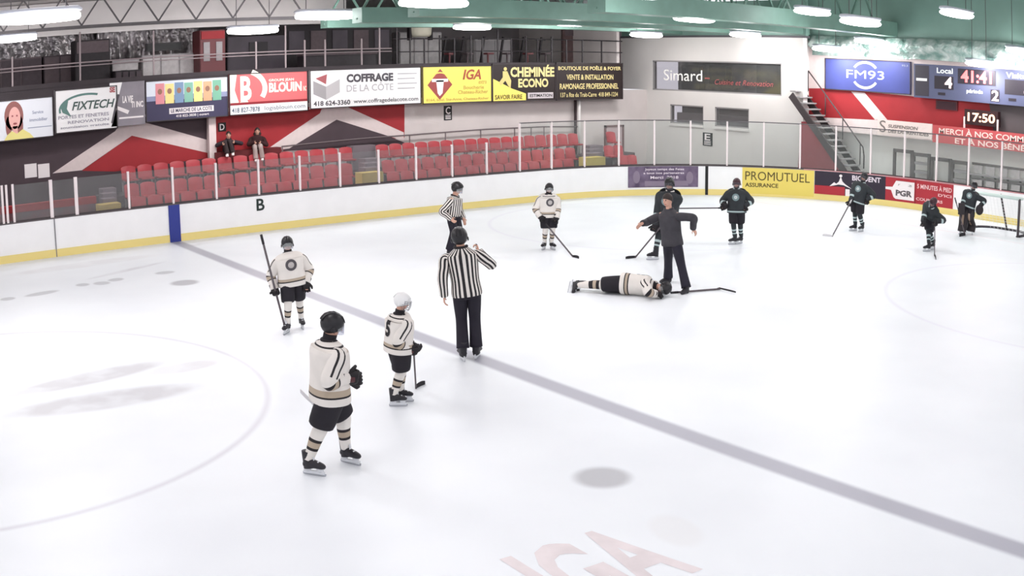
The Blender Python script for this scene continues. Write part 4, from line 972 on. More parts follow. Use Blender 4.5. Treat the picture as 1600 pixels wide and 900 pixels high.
for lev, (zz, xx) in enumerate(((0.45, XW-0.95), (0.85, XW-0.62), (1.3, XW-0.3))):
    a, b = at(1516, 255, 'X', xx), at(1660, 290, 'X', xx)
    r = empty('bleacher_row', (xx, (a.y+b.y)/2, 0), ['lowest', 'middle', 'topmost'][lev]+' grey bleacher row behind the goal', 'bleacher', 'grey bleacher rows behind the goal'); o = r.location
    mb = MB(o); mb.box((xx-0.13, b.y, zz-0.05), (xx+0.12, a.y, zz), bevel=0.01); mb.build('bench', lg, r)
    mb = MB(o)
    mb.box((xx+0.12, b.y, zz+0.28), (xx+0.16, a.y, zz+0.36)); mb.build('back_rail', dgf, r)
    k = 0; y = a.y
    while y > b.y and k < 40:
        mb = MB(o); mb.box((xx+0.0, y-0.03, -0.06), (xx+0.06, y+0.03, zz-0.05)); mb.build('leg', dgf, r)
        mb = MB(o); mb.box((xx+0.12, y-0.42, zz-0.04), (xx+0.15, y-0.08, zz+0.3)); mb.build('back_panel', lg2, r)
        y -= 0.5; k += 1

# ================================================================ ceiling lamps
lampm = mat('lamp_glow', (255, 252, 252), 0.5, emit=14.0); housing = mat('lamp_housing', (196, 200, 210), 0.4, metal=0.3)
def lamp(loc, rz, label, group, power, glow, sc_=1.0):
    r = empty('ceiling_lamp', loc, label, 'lamp', group, rz); r.scale = (sc_, sc_, sc_)
    mb = MB(); mb.loft([(-0.78, 0, 0.1), (-0.7, 0, 0.12), (0.7, 0, 0.12), (0.78, 0, 0.1)], [(0.08, 0.02), (0.17, 0.05), (0.17, 0.05), (0.08, 0.02)], ref=(0, 1, 0), seg=16, power=3).build('housing', housing, r)
    mb = MB(); mb.loft([(-0.74, 0, 0.0), (-0.66, 0, 0), (0.0, 0, -0.01), (0.66, 0, 0), (0.74, 0, 0.0)], [(0.05, 0.03), (0.17, 0.075), (0.21, 0.09), (0.17, 0.075), (0.05, 0.03)], ref=(0, 1, 0), seg=16, sub=4).build('diffuser', lampm, r)
    mb = MB()
    for s in (-0.5, 0.5): mb.bar((s, 0, 0.15), (s, 0, (zc(loc[1])-loc[2])/sc_), 0.015)
    mb.build('hanger', GREYS, r)
    ld = bpy.data.lights.new('lamp_light', 'AREA'); ld.shape = 'RECTANGLE'; ld.size = 1.4; ld.size_y = 0.4; ld.energy = power; ld.color = (1.0, 0.985, 0.985)
    lo = bpy.data.objects.new('lamp_light', ld); COL.objects.link(lo); lo.parent = r; lo.location = (0, 0, -0.18)
    ld = bpy.data.lights.new('lamp_glow', 'POINT'); ld.shadow_soft_size = 0.25; ld.energy = glow; ld.color = (1.0, 0.985, 0.985)
    lo = bpy.data.objects.new('lamp_glow', ld); COL.objects.link(lo); lo.parent = r; lo.location = (0, 0, -0.5)
    return r
LP = [(60, 28, 140, 'big bright lamp at the top left corner'), (20, 61, 80, 'bright lamp below the one in the top left corner'), (395, 48, 85, 'lamp over the red BLOUIN sign'), (508, 25, 100, 'lamp over the left part of the long white sign'),
      (678, 5, 120, 'lamp at the top edge left of the middle'), (738, 43, 66, 'lamp above the yellow sign'), (890, 36, 82, 'lamp above the right end of the balcony'), (1010, 55, 62, 'small lamp above the left edge of the white block'),
      (1085, 30, 82, 'bright lamp above the Simard window'), (1165, 55, 55, 'small lamp at the top of the white block'), (1345, 35, 95, 'large lamp under the green truss above the scoreboard'), (1358, 65, 62, 'middle lamp between the large lamp and the blue sign'),
      (1293, 77, 55, 'small lamp just above the blue FM93 sign'), (1530, 100, 48, 'lamp hiding the top of the scoreboard'), (1592, 80, 66, 'lamp at the right edge above the scoreboard')]
for px, py, wpx, lab in LP:
    d = 1690*1.5/wpx; g = CAM+ray(px, py)*d
    if g.x > XF-1.0: g = at(px, py, 'X', XF-1.0)
    if 980 < px < 1262 and g.x > XB-1.3: g = at(px, py, 'X', XB-1.3)
    if g.y > 4.2 and px < 1000: g = at(px, py, 'Y', 4.2 if px > 700 else g.y)
    ls = 1.0
    if px in (20, 395, 508, 738, 890): g = at(px, py, 'Y', 2.1); ls = (g-CAM).length*wpx/1690/1.5
    lamp(tuple(g), 0.0, lab, 'long ceiling lamps', LAMP_POWER, LAMP_GLOW*(1.25 if ls != 1.0 else (0.55 if px > 1262 else 0.85)), ls)
k = 0
for y in (-8, -13, -18, -23):
    for x in (-19, -12, -5, 2, 9, 16):
        if y > -12 and 0 < x < 12 and False: continue
        lamp((x, y, 6.1), 0.0, 'long ceiling lamp out over the near ice', 'lamps over the near ice', NEAR_POWER, NEAR_GLOW)
#
# ================================================================ people
SKIN = mat('skin', (206, 160, 140), 0.55); 
HAIRD = mat('hair_dark', (46, 36, 34), 0.6)
FEAT = mat('face_features', (70, 44, 42), 0.5); LIPS = mat('lips', (170, 96, 90), 0.5)
JW = mat('jersey_white', (226, 220, 214), 0.8, noise=0.06, nscale=5); JB = mat('jersey_black', (34, 30, 34), 0.8)
JT = mat('jersey_tan', (176, 160, 142), 0.8)
JD = mat('jersey_dark_green', (46, 50, 54), 0.8, noise=0.2, nscale=6); JL = mat('jersey_pale_teal', (172, 188, 188), 0.8)
PB = mat('pants_black', (32, 28, 36), 0.8, noise=0.2, nscale=6); PR = mat('trousers_black', (30, 26, 38), 0.8, noise=0.15)
HB_ = mat('helmet_black', (30, 28, 32), 0.35); HW = mat('helmet_white', (232, 232, 232), 0.35); HM = mat('helmet_maroon', (60, 30, 38), 0.35)
GLB = mat('glove_black', (28, 24, 28), 0.7); GLR = mat('glove_detail', (84, 46, 50), 0.7)
SKB = mat('skate_black', (34, 32, 38), 0.5); HOLD = mat('skate_holder', (214, 216, 220), 0.5); STEEL = mat('skate_steel', (170, 172, 178), 0.3, metal=0.6)
VIS = glass_mat('visor', (0.62, 0.62, 0.72), 0.2, 0.1); CAGE = mat('cage_grey', (120, 120, 128), 0.4, metal=0.4)
SHAFT = mat('stick_shaft', (92, 84, 88), 0.5); TAPE = mat('stick_tape', (40, 38, 42), 0.8); TAPEW = mat('stick_tape_white', (206, 204, 206), 0.8)
TEAMS = {'white': dict(j=JW, stripes=(JB, JT), sock=JW, crest=(mat('crest_dark', (84, 80, 84), 0.8), mat('crest_pale', (186, 180, 178), 0.8))),
         'dark': dict(j=JD, stripes=(JL, JL), sock=JD, crest=(mat('crest_teal', (118, 138, 140), 0.8), mat('crest_white', (190, 198, 198), 0.8)))}

def ik(a, b, l1, l2, hint):
    a, b = V(a), V(b); d = b-a; L = d.length
    if L > (l1+l2)*0.999: return a+d*(l1/(l1+l2))
    x = (l1*l1-l2*l2+L*L)/(2*L); h = math.sqrt(max(l1*l1-x*x, 0)); t = d/L
    hv = V(hint)-t*V(hint).dot(t); hv.normalize()
    return a+t*x+hv*h

def vplane(px, py, G, off=0.0):
    """point at a pixel on the upright plane through G that faces the camera, off metres nearer to it"""
    c = V((CAM.x-G.x, CAM.y-G.y, 0)).normalized(); d = ray(px, py); g = V((G.x, G.y, 0))+c*off
    t = (g-CAM).dot(c)/d.dot(c)
    return CAM+d*t

def hand(mb, wrist, dirv, palm_n, side, s=1.0, curl=0.5, r=0.0095):
    """palm, four bent unequal fingers and a thumb; dirv from wrist to knuckles, palm_n out of the palm"""
    d = V(dirv).normalized(); n = V(palm_n); n = (n-d*n.dot(d)).normalized(); x = d.cross(n)*side
    w = V(wrist)
    for k, off in enumerate((-0.027, -0.009, 0.009, 0.027)):
        mb.cap(w+x*off*0.6*s, w+d*0.085*s+x*off*s, 0.016*s, 0.0125*s, seg=8)
    for off, L in ((-0.029, 0.058), (-0.0095, 0.07), (0.0105, 0.075), (0.03, 0.066)):
        a = w+d*0.088*s+x*off*s; c1 = curl*0.9; d1 = (d*math.cos(c1)+n*math.sin(c1)); b = a+d1*L*0.5*s
        d2 = (d*math.cos(c1*2.1)+n*math.sin(c1*2.1)); c = b+d2*L*0.32*s; d3 = (d*math.cos(c1*2.9)+n*math.sin(c1*2.9)); e = c+d3*L*0.25*s
        mb.cap(a, b, r*s, r*0.95*s, seg=8); mb.cap(b, c, r*0.95*s, r*0.88*s, seg=8); mb.cap(c, e, r*0.88*s, r*0.75*s, seg=8)
    a = w+d*0.025*s+x*0.03*s; b = a+(d*0.5+x*0.7+n*0.25).normalized()*0.042*s; c = b+(d*0.85+x*0.1+n*0.45).normalized()*0.03*s
    mb.cap(a, b, 0.013*s, 0.011*s, seg=8); mb.cap(b, c, 0.011*s, 0.009*s, seg=8)

class Pose: pass

def figure(name, label, G, H, F, pel, neck, head, feet, hands, kit, toes=None, hand_dir=(None, None), knee=None, elbow=None, shoulder_up=(0, 0), skate=True,
           crest=True, number=None, group=None, headF=None, curl=(0.9, 0.9), lying=False, sides=(1, -1), shoulder_w=1.0, stand=0.985):
    """G ground point, F facing; pel, neck, head world points; feet, hands = (right, left) world points"""
    G = V(G); root = empty(name, G, label, 'person', group); o = G
    lift = 0.085 if skate else 0.0
    h = H-lift-(0.03 if kit.get('helmet') else 0.0)
    pel, neck, head = V(pel), V(neck), V(head)
    if stand: pel = V((pel.x, pel.y, G.z+lift+0.545*h*stand))
    up = (neck-pel).normalized(); F = V(F); F = (F-up*F.dot(up)).normalized(); R = F.cross(up).normalized()
    hup = (head-neck); hup = hup.normalized() if hup.length > 0.01 else up
    hF = V(headF) if headF is not None else F; hF = (hF-hup*hF.dot(hup)).normalized(); hR = hF.cross(hup)
    pad = kit.get('pad', 1.0)
    shw = 0.118*h*shoulder_w*(1.08 if pad > 1 else 1.0)
    sh = [neck-up*0.068*h+R*s*shw+up*shoulder_up[i]*h for i, s in enumerate(sides)]
    hip = [pel+R*s*0.055*h-up*0.01*h for s in sides]
    kneeh = knee or (F, F)
    ank = []; kn = []
    FW = [V(t).normalized() for t in (toes or (F, F))]
    FU = []
    for i in (0, 1):
        f = V(feet[i])
        if lying: fu = up; a = f+V((0, 0, 0.0))
        else: a = f+V((0, 0, lift+0.06*h))-FW[i]*0.03
        ank.append(a); kn.append(ik(hip[i], a, 0.245*h, 0.235*h, kneeh[i]))
    wr = []; el = []
    eh = elbow or ((R*0.8-F*0.5-up*0.3), (-R*0.8-F*0.5-up*0.3))
    for i in (0, 1):
        wv = V(hands[i]); wr.append(wv); el.append(ik(sh[i], wv, 0.172*h, 0.15*h, eh[i]))
    hc = head; hr = 0.064*h*1.08      # half head height basis
    # ---------------- body: one continuous surface
    b = MB(o)
    b.loft([pel-up*0.06*h, pel, pel+up*0.09*h, pel.lerp(neck, 0.6), pel.lerp(neck, 0.85), neck-up*0.02*h], [(0.07*h, 0.05*h), (0.092*h, 0.062*h), (0.078*h, 0.055*h), (0.098*h, 0.066*h), (0.11*h, 0.055*h), (0.05*h, 0.04*h)], ref=R, sub=3, seg=18)
    b.cap(neck-up*0.03*h, hc-hup*0.02*h-hF*0.01*h, 0.034*h, 0.032*h)
    b.ball(hc, (0.046*h, 0.056*h, 0.068*h), ref=hR, up=hup, seg=20)
    b.ball(hc-hup*0.034*h+hF*0.014*h, (0.033*h, 0.038*h, 0.034*h), ref=hR, up=hup, seg=16)
    b.cap(hc+hF*0.052*h+hup*0.008*h, hc+hF*0.066*h-hup*0.014*h, 0.006*h, 0.0095*h, seg=8)
    for s in (1, -1): b.ball(hc+hR*s*0.046*h-hup*0.004*h, (0.006*h, 0.014*h, 0.018*h), ref=hR, up=hup, seg=10)
    for i, s in enumerate(sides):
        b.ball(sh[i]-R*s*0.01*h, 0.036*h, seg=12)
        b.cap(sh[i], el[i], 0.032*h, 0.025*h); b.cap(el[i], wr[i], 0.025*h, 0.016*h)
        b.cap(hip[i], kn[i], 0.05*h, 0.034*h); b.cap(kn[i], kn[i].lerp(ank[i], 0.4), 0.033*h, 0.034*h); b.cap(kn[i].lerp(ank[i], 0.4), ank[i], 0.034*h, 0.02*h)
        b.cap(ank[i], ank[i]+(FW[i]*0.05*h-V((0, 0, 0.045*h)) if not lying else -up*0.04*h), 0.02*h, 0.014*h)
        hd = hand_dir[i] or (wr[i]-el[i])
        hand(b, wr[i], hd, F if kit.get('gloves') else (-F if False else R*-s), s, h/1.75*1.0, curl[i], 0.0105 if kit.get('gloves') else 0.0092)
    body = b.build('body', [kit.get('skin', SKIN), FEAT, LIPS], root)
    bare = not kit.get('gloves')
    remesh(body, 0.0085 if bare else 0.012, 2)
    e1 = [hc+hF*0.05*h+hR*s*0.018*h+hup*0.008*h-o for s in (1, -1)]; mo = hc+hF*0.048*h-hup*0.036*h-o; br = [q+hup*0.011*h for q in e1]
    for p in body.data.polygons:
        c = p.center
        if any((c-q).length < 0.0075*h for q in e1) : p.material_index = 1
        elif abs((c-mo).dot(hup)) < 0.0045*h and abs((c-mo).dot(hR)) < 0.016*h and (c-mo).dot(hF) > -0.02*h: p.material_index = 2
    # ---------------- trousers or padded shorts
    p = MB(o); longp = kit.get('long')
    pb = kit.get('pbulk', 1.0)
    p.loft([pel+up*0.09*h, pel+up*0.03*h, pel-up*0.03*h, pel-up*0.07*h], [(0.094*h*pb, 0.066*h*pb), (0.106*h*pb, 0.078*h*pb), (0.108*h*pb, 0.082*h*pb), (0.085*h*pb, 0.07*h*pb)], ref=R, sub=3, seg=24, power=2.3)
    for i, s in enumerate(sides):
        a = hip[i]+R*s*0.0*h
        if longp:
            p.loft([a, a.lerp(kn[i], 0.5), kn[i], kn[i].lerp(ank[i], 0.5), ank[i]-V((0, 0, 0.0))*h], [(0.062*h, 0.068*h), (0.056*h, 0.06*h), (0.047*h, 0.05*h), (0.048*h, 0.05*h), (0.053*h, 0.058*h)], ref=R, sub=4, seg=20)
        else:
            e = a.lerp(kn[i], 0.95)
            p.loft([a, a.lerp(kn[i], 0.45), e, e+(kn[i]-a).normalized()*0.005], [(0.064*h*pb, 0.076*h*pb), (0.066*h*pb, 0.078*h*pb), (0.06*h*pb, 0.07*h*pb), (0.04*h, 0.05*h)], ref=R, sub=3, seg=20, power=2.3)
    p.build('trousers' if longp else 'padded_shorts', kit['pants'], root)
    # ---------------- socks
    if not longp:
        A, B_ = kit['sockcols'] if 'sockcols' in kit else (JB, JT)
        base = kit['sock']; banded = kit.get('sockband', (0.5, 0.56, 0.7, 0.76))
        for i, s in enumerate(sides):
            q = MB(o)
            def cls(u, v, bd=banded): return 1 if (bd[0] < v < bd[1] or bd[2] < v < bd[3]) else (2 if bd[1] <= v <= bd[2] else 0)
            a = kn[i]+(hip[i]-kn[i]).normalized()*0.05*h; t = (ank[i]-kn[i])
            q.loft([a, kn[i]+F*0.006*h, kn[i]+t*0.35, kn[i]+t*0.7, ank[i]+t*0.02], [(0.044*h, 0.048*h), (0.044*h, 0.052*h), (0.041*h, 0.048*h), (0.034*h, 0.04*h), (0.03*h, 0.034*h)], ref=R, sub=8, seg=20, cls=cls)
            q.build('hockey_sock', [base, A, B_], root)
    # ---------------- skates or shoes
    for i, s in enumerate(sides):
        fw = FW[i]; u = V((0, 0, 1)) if not lying else None
        if lying: u = -(fw); fw2 = fw; 
        if lying:
            dn = -up; tw = FW[i]; u = -dn; fw = tw
        base = ank[i]-u*0.06*h
        side = fw.cross(u)
        sole = base
        L = 0.15*h
        q = MB(o)
        bt = SKB if skate else kit.get('shoe', SKB)
        q.loft([ank[i]+u*0.055*h-fw*0.008*h, ank[i]+u*0.01*h-fw*0.008*h, ank[i]-u*0.03*h+fw*0.004*h, sole+fw*0.01*h], [(0.034*h, 0.038*h), (0.031*h, 0.036*h), (0.03*h, 0.046*h), (0.029*h, 0.05*h)], ref=side, sub=3, seg=16)
        q.loft([sole-fw*0.035*h+u*0.022*h, sole+fw*0.01*h+u*0.03*h, sole+fw*0.06*h+u*0.025*h, sole+fw*0.1*h+u*0.017*h, sole+fw*0.118*h+u*0.012*h], [(0.024*h, 0.02*h), (0.03*h, 0.032*h), (0.03*h, 0.026*h), (0.027*h, 0.018*h), (0.012*h, 0.009*h)], ref=side, sub=3, seg=14)
        so = q.build('skate' if skate else 'shoe', bt, root)
        if skate:
            q = MB(o)
            for aa in (-0.015, 0.08): q.loft([sole+fw*aa*h+u*0.004, sole+fw*aa*h-u*lift*0.55], [(0.012*h, 0.03*h), (0.006*h, 0.024*h)], ref=side, seg=10)
            q.obox(sole+fw*0.035*h-u*lift*0.55, fw*0.078*h, side*0.006*h, u*0.01*h)
            q.build('blade_holder', HOLD, so)
            q = MB(o); q.prism([sole+fw*-0.05*h-u*lift*0.6, sole+fw*0.125*h-u*lift*0.6, sole+fw*0.12*h-u*lift*0.93, sole+fw*0.1*h-u*lift*0.985, sole-fw*0.03*h-u*lift*0.985, sole-fw*0.048*h-u*lift*0.93], side*0.005)
            q.build('blade', STEEL, so)
            q = MB(o); q.loft([ank[i]+fw*0.036*h+u*0.03*h, ank[i]+fw*0.04*h-u*0.01*h, sole+fw*0.075*h+u*0.05*h*0.9], [(0.012*h, 0.004*h)]*3, ref=side, seg=8); q.build('laces', HOLD, so)
    # ---------------- jersey
    j = MB(o); team = kit['team']; stripes = kit.get('stripes'); ref = kit.get('referee')
    hemd = kit.get('hem', 0.075 if kit.get('gloves') else 0.045)
    if ref:
        def tc_(u, v): return 1 if int(u*40) % 2 else 0
        def sc_(u, v): return 1 if int(u*16) % 2 else 0
    elif kit.get('plain'):
        tc_ = sc_ = lambda u, v: 0
    else:
        def tc_(u, v):
            if team == 'white': return 1 if (0.15 < v < 0.178 or 0.25 < v < 0.278) else (2 if 0.178 <= v <= 0.25 else (1 if 0.93 < v < 0.95 else 0))
            return 1 if (0.06 < v < 0.12) else (0)
        def sc_(u, v):
            if team == 'white':
                if 0.50 < v < 0.545 or 0.64 < v < 0.685: return 1
                if 0.545 <= v <= 0.64: return 2
                if v < 0.42 and (0.045 < abs((u+0.5) % 1-0.5) < 0.1): return 1
                return 0
            return 1 if 0.6 < v < 0.7 else 0
    bulk = pad; jl = (neck-pel).length+hemd*h; pu = (neck-pel).length; tv = [0, 0.03*h/jl, (hemd+0.08)*h/jl, (hemd*h+0.55*pu)/jl, (hemd*h+0.8*pu)/jl, 1-0.05*h/jl, 1-0.022*h/jl, 1.0]
    low = pel-up*hemd*h
    cw = (0.112*h*bulk, 0.084*h*bulk)
    j.loft([low, low+up*0.03*h, pel+up*0.08*h, pel.lerp(neck, 0.55)+F*0.004*h, pel.lerp(neck, 0.8), neck-up*0.05*h, neck-up*0.022*h, neck+up*0.006*h],
           [(cw[0]*1.08, cw[1]*1.1), (cw[0]*1.1, cw[1]*1.14), (cw[0]*1.02, cw[1]*1.06), (cw[0]*1.08, cw[1]*1.06), (cw[0]*1.13, cw[1]*1.0), (cw[0]*1.04, cw[1]*0.86), (cw[0]*0.74, cw[1]*0.7), (0.046*h, 0.046*h)],
           ref=R, sub=10, seg=40 if ref else 36, cls=tc_, power=2.35, vlist=tv)
    slr = (0.046*h*bulk, 0.042*h*bulk, 0.037*h*bulk)
    for i, s in enumerate(sides):
        a = sh[i]-R*s*0.055*h+up*0.006*h
        t = (wr[i]-el[i]).normalized()
        j.loft([a, sh[i]+R*s*0.004*h-up*0.012*h, sh[i].lerp(el[i], 0.55), el[i], el[i].lerp(wr[i], 0.5), wr[i]-t*0.004*h, wr[i]],
               [slr[0]*0.62, slr[0]*0.98, slr[1]*1.05, slr[1], slr[2], slr[2]*0.92, slr[2]*0.7], ref=(R*s if abs((el[i]-sh[i]).normalized().dot(R)) < 0.9 else up), sub=7, seg=32 if ref else 24, cls=sc_, vlist=[0, 0.1, 0.3, 0.5, 0.75, 0.98, 1.0])
    jm = kit['jersey']
    jname = kit.get('jname', 'jersey')
    jo = j.build(jname, jm, root)
    # collar
    q = MB(o); cm = kit.get('collar', JB)
    n = 20; pts = [neck+up*0.008*h+(R*math.cos(2*PI*k/n)*0.05+F*math.sin(2*PI*k/n)*0.048)*h-up*(0.02*h*max(0, math.sin(2*PI*k/n))**3) for k in range(n+1)]
    q.loft(pts, [0.01*h]*(n+1), ref=up, seg=8, caps=False); q.build('collar', cm, root)
    if crest or number:
        bvh = BVHTree.FromPolygons([v.co for v in jo.data.vertices], [tuple(pp.vertices) for pp in jo.data.polygons])
        def decal(nm, shape, m, c, r_, u_, dirv):
            vs, fs = shape
            bm = bmesh.new(); bv = [bm.verts.new((x, y, 0)) for x, y in vs]
            for f_ in fs:
                try: bm.faces.new([bv[k] for k in f_])
                except ValueError: pass
            bmesh.ops.triangulate(bm, faces=bm.faces[:]); bmesh.ops.subdivide_edges(bm, edges=bm.edges[:], cuts=2, use_grid_fill=True)
            bm.verts.ensure_lookup_table(); bm.verts.index_update()
            out = []
            for v in bm.verts:
                st = c+r_*v.co.x+u_*v.co.y+dirv*0.5-o; hit = bvh.ray_cast(st, -dirv, 2.0)
                out.append((hit[0]+dirv*0.006)+o if hit[0] else c+r_*v.co.x+u_*v.co.y)
            q = MB(o); q.add(out, [[v.index for v in f_.verts] for f_ in bm.faces], 0, False); bm.free()
            return q.build(nm, m, root)
        def ring(r0, r1, n=20):
            vs = []; 
            for k in range(n):
                a = 2*PI*k/n; vs += [(r0*math.cos(a), r0*math.sin(a)), (r1*math.cos(a), r1*math.sin(a))]
            return vs, [(2*k, 2*k+1, (2*k+3) % (2*n), (2*k+2) % (2*n)) for k in range(n)]
        cc = pel.lerp(neck, 0.6)
        if crest:
            c1, c2 = TEAMS[team]['crest']
            ks = 1.05 if team == 'dark' else 1.12
            decal('chest_emblem', ring(0.03*h*ks, 0.056*h*ks), c1, cc, R*-1.0, up, F)
            decal('emblem_centre', ring(0.004*h*ks, 0.028*h*ks), c2, cc, R*-1.0, up, F)
        if number:
            vs, fs = text_shape(number, 0.05)
            w_ = 0.085*h*len(number); hh = 0.15*h
            decal('back_number', ([((x-0.5)*w_, (y-0.5)*hh) for x, y in vs], fs), kit.get('numcol', JB), pel.lerp(neck, 0.55), R, up, -F)
    # ---------------- head gear
    hel = kit.get('helmet')
    if hel:
        q = MB(o); c = hc+hup*0.018*h-hF*0.004*h; hs = kit.get('hs', 1.1)
        # shell: a dome cut at the brow, lower at the back and over the ears
        n1, n2 = 10, 24; vs = []
        for a in range(n1+1):
            for k in range(n2):
                th = 2*PI*k/n2; fwd = math.sin(th)
                low_ = 0.62+0.33*(1-fwd)/2 if not kit.get('wide') else 0.7
                ph = PI*low_*a/n1*0.98
                rx, ry, rz = 0.06*h*hs, 0.071*h*hs, 0.068*h*hs
                vs.append(c+hR*rx*math.sin(ph)*math.cos(th)+hF*ry*math.sin(ph)*math.sin(th)+hup*rz*math.cos(ph))
        fs = [(a*n2+k, a*n2+(k+1) % n2, (a+1)*n2+(k+1) % n2, (a+1)*n2+k) for a in range(n1) for k in range(n2)]
        q.add(vs, fs, 0, True)
        for s in (-1, 0, 1): q.loft([c+hup*0.068*h*hs*math.cos(t)+hF*0.072*h*hs*math.sin(t)+hR*s*0.022*h-hup*abs(s)*0.004*h for t in (-1.4, -0.8, 0, 0.8, 1.25)], [(0.006*h, 0.003*h)]*5, ref=hR, sub=2, seg=8)
        ho = q.build('helmet', hel, root)
        md = ho.modifiers.new('shell', 'SOLIDIFY'); md.thickness = 0.008; md.offset = -1
        for s in (1, -1): MB(o).ball(c+hR*s*0.06*h*hs-hup*0.03*h, (0.006*h, 0.014*h, 0.018*h), ref=hR, up=hup, seg=10).build('ear_cover', kit.get('ear', hel), ho)
        q = MB(o); q.loft([c+hR*0.05*h-hup*0.035*h, hc-hup*0.06*h+hF*0.035*h, c-hR*0.05*h-hup*0.035*h], [0.004*h]*3, ref=hup, sub=5, seg=6); q.build('chin_strap', JB, ho)
        if kit.get('visor'):
            q = MB(o); vs = []
            for a in range(4):
                for k in range(11):
                    th = PI*(0.12+0.76*k/10); vs.append(hc+hR*0.06*h*math.cos(th)*1.02+hF*(0.074+0.004*a)*h*math.sin(th)+hup*(0.026-0.022*a)*h)
            q.add(vs, [(a*11+k, a*11+k+1, (a+1)*11+k+1, (a+1)*11+k) for a in range(3) for k in range(10)], 0, True)
            vo = q.build('visor', VIS, ho)
        if kit.get('cage'):
            q = MB(o)
            for a in range(6):
                zz = 0.024-0.017*a; wv = 1.0-0.05*max(0, a-3)**1.5
                q.loft([hc+hR*0.056*h*wv*math.cos(PI*k/8)+hF*(0.02+0.07*math.sin(PI*k/8))*h*wv+hup*zz*h for k in range(9)], [0.0016*h]*9, ref=hup, seg=5)
            for k in (1, 2, 3, 4, 5, 6, 7):
                q.loft([hc+hR*0.056*h*(1-0.05*max(0, a-3)**1.5)*math.cos(PI*k/8)+hF*(0.02+0.07*math.sin(PI*k/8))*h*(1-0.05*max(0, a-3)**1.5)+hup*(0.024-0.017*a)*h for a in range(6)], [0.0016*h]*6, ref=hR, seg=5)
            q.build('face_cage', CAGE, ho)
    elif kit.get('hair'):
        q = MB(o); c = hc+hup*0.012*h-hF*0.008*h; n1, n2 = 9, 20; vs = []
        for a in range(n1+1):
            for k in range(n2):
                th = 2*PI*k/n2; fwd = math.sin(th); ph = PI*(0.44+0.34*(1-fwd)/2)*a/n1
                rr_ = 1.0+0.03*math.sin(k*5+a*3)
                vs.append(c+hR*0.052*h*rr_*math.sin(ph)*math.cos(th)+hF*0.06*h*rr_*math.sin(ph)*math.sin(th)+hup*0.066*h*rr_*math.cos(ph))
        q.add(vs, [(a*n2+k, a*n2+(k+1) % n2, (a+1)*n2+(k+1) % n2, (a+1)*n2+k) for a in range(n1) for k in range(n2)], 0, True)
        if kit.get('longhair'):
            for s in (1, -1): q.cap(c+hR*s*0.04*h-hF*0.01*h, neck+R*s*0.05*h+F*0.02*h-up*0.04*h, 0.022*h, 0.014*h)
        ho = q.build('hair', kit['hair'], root); md = ho.modifiers.new('thick', 'SOLIDIFY'); md.thickness = 0.006
    if kit.get('hood'):
        q = MB(o); q.loft([neck-F*0.05*h+up*0.02*h-R*0.07*h, neck-F*0.08*h+up*0.03*h, neck-F*0.05*h+up*0.02*h+R*0.07*h], [0.026*h]*3, ref=up, sub=5, seg=10); q.build('hood', kit['jersey'][0], root)
    if kit.get('helmet') and kit.get('gloves'):
        q = MB(o); q.loft([neck-up*0.02*h, neck+hup*0.012*h, neck+hup*0.045*h], [(0.05*h, 0.05*h), (0.043*h, 0.045*h), (0.043*h, 0.046*h)], ref=R, sub=3, seg=18); q.build('neck_guard', JB, root)
    # ---------------- gloves
    if kit.get('gloves'):
        h0_ = h; h = h*1.22
        for i, s in enumerate(sides):
            hd = V(hand_dir[i] or (wr[i]-el[i])).normalized(); q = MB(o)
            nn = F-hd*F.dot(hd); nn = nn.normalized() if nn.length > 0.05 else R
            x = hd.cross(nn)*s; w_ = wr[i]; t = (wr[i]-el[i]).normalized()
            q.loft([w_-t*0.045*h, w_-t*0.01*h, w_+hd*0.02*h], [(0.042*h, 0.036*h), (0.038*h, 0.032*h), (0.034*h, 0.028*h)], ref=x, seg=16, sub=3)
            q.loft([w_+hd*0.0*h, w_+hd*0.025*h, w_+hd*0.052*h, w_+hd*0.062*h], [(0.032*h, 0.026*h), (0.037*h, 0.026*h), (0.036*h, 0.022*h), (0.03*h, 0.016*h)], ref=x, seg=16, sub=3, power=2.6)
            go = q.build('hockey_glove', GLB, root)
            cv = curl[i]
            for off, L in ((-0.026, 0.034), (-0.009, 0.04), (0.009, 0.042), (0.026, 0.037)):
                q = MB(o); a = w_+hd*0.052*h+x*off*h; c1 = cv*1.1
                d1 = hd*math.cos(c1)+nn*math.sin(c1); b1 = a+d1*L*0.55*h; d2 = hd*math.cos(c1*2.2)+nn*math.sin(c1*2.2)
                q.cap(a, b1, 0.0105*h, 0.01*h, seg=10); q.cap(b1, b1+d2*L*0.5*h, 0.01*h, 0.0085*h, seg=10); q.build('glove_finger', GLB, go)
            q = MB(o); a = w_+hd*0.015*h+x*0.028*h; b1 = a+(hd*0.6+x*0.5+nn*0.4).normalized()*0.034*h
            q.cap(a, b1, 0.012*h, 0.011*h, seg=10); q.cap(b1, b1+(hd*0.5+nn*0.8).normalized()*0.022*h, 0.011*h, 0.009*h, seg=10); q.build('glove_thumb', GLB, go)
            q = MB(o); q.loft([w_-t*0.02*h-nn*0.006*h, w_+hd*0.04*h-nn*0.012*h], [(0.022*h, 0.024*h), (0.02*h, 0.018*h)], ref=x, seg=10); q.build('glove_back_pad', GLR if i == 0 else GLB, go)
    if kit.get('gloves'): h = h0_
    P_ = Pose(); P_.root = root; P_.wr = wr; P_.el = el; P_.h = h; P_.F = F; P_.R = R; P_.up = up; P_.kn = kn; P_.ank = ank; P_.hip = hip; P_.neck = neck; P_.o = o
    P_.grip = [wr[i]+V(hand_dir[i] or (wr[i]-el[i])).normalized()*0.058*h+(F-V(hand_dir[i] or (wr[i]-el[i])).normalized()*F.dot(V(hand_dir[i] or (wr[i]-el[i])).normalized()))*0.014*h for i in (0, 1)]
    return P_

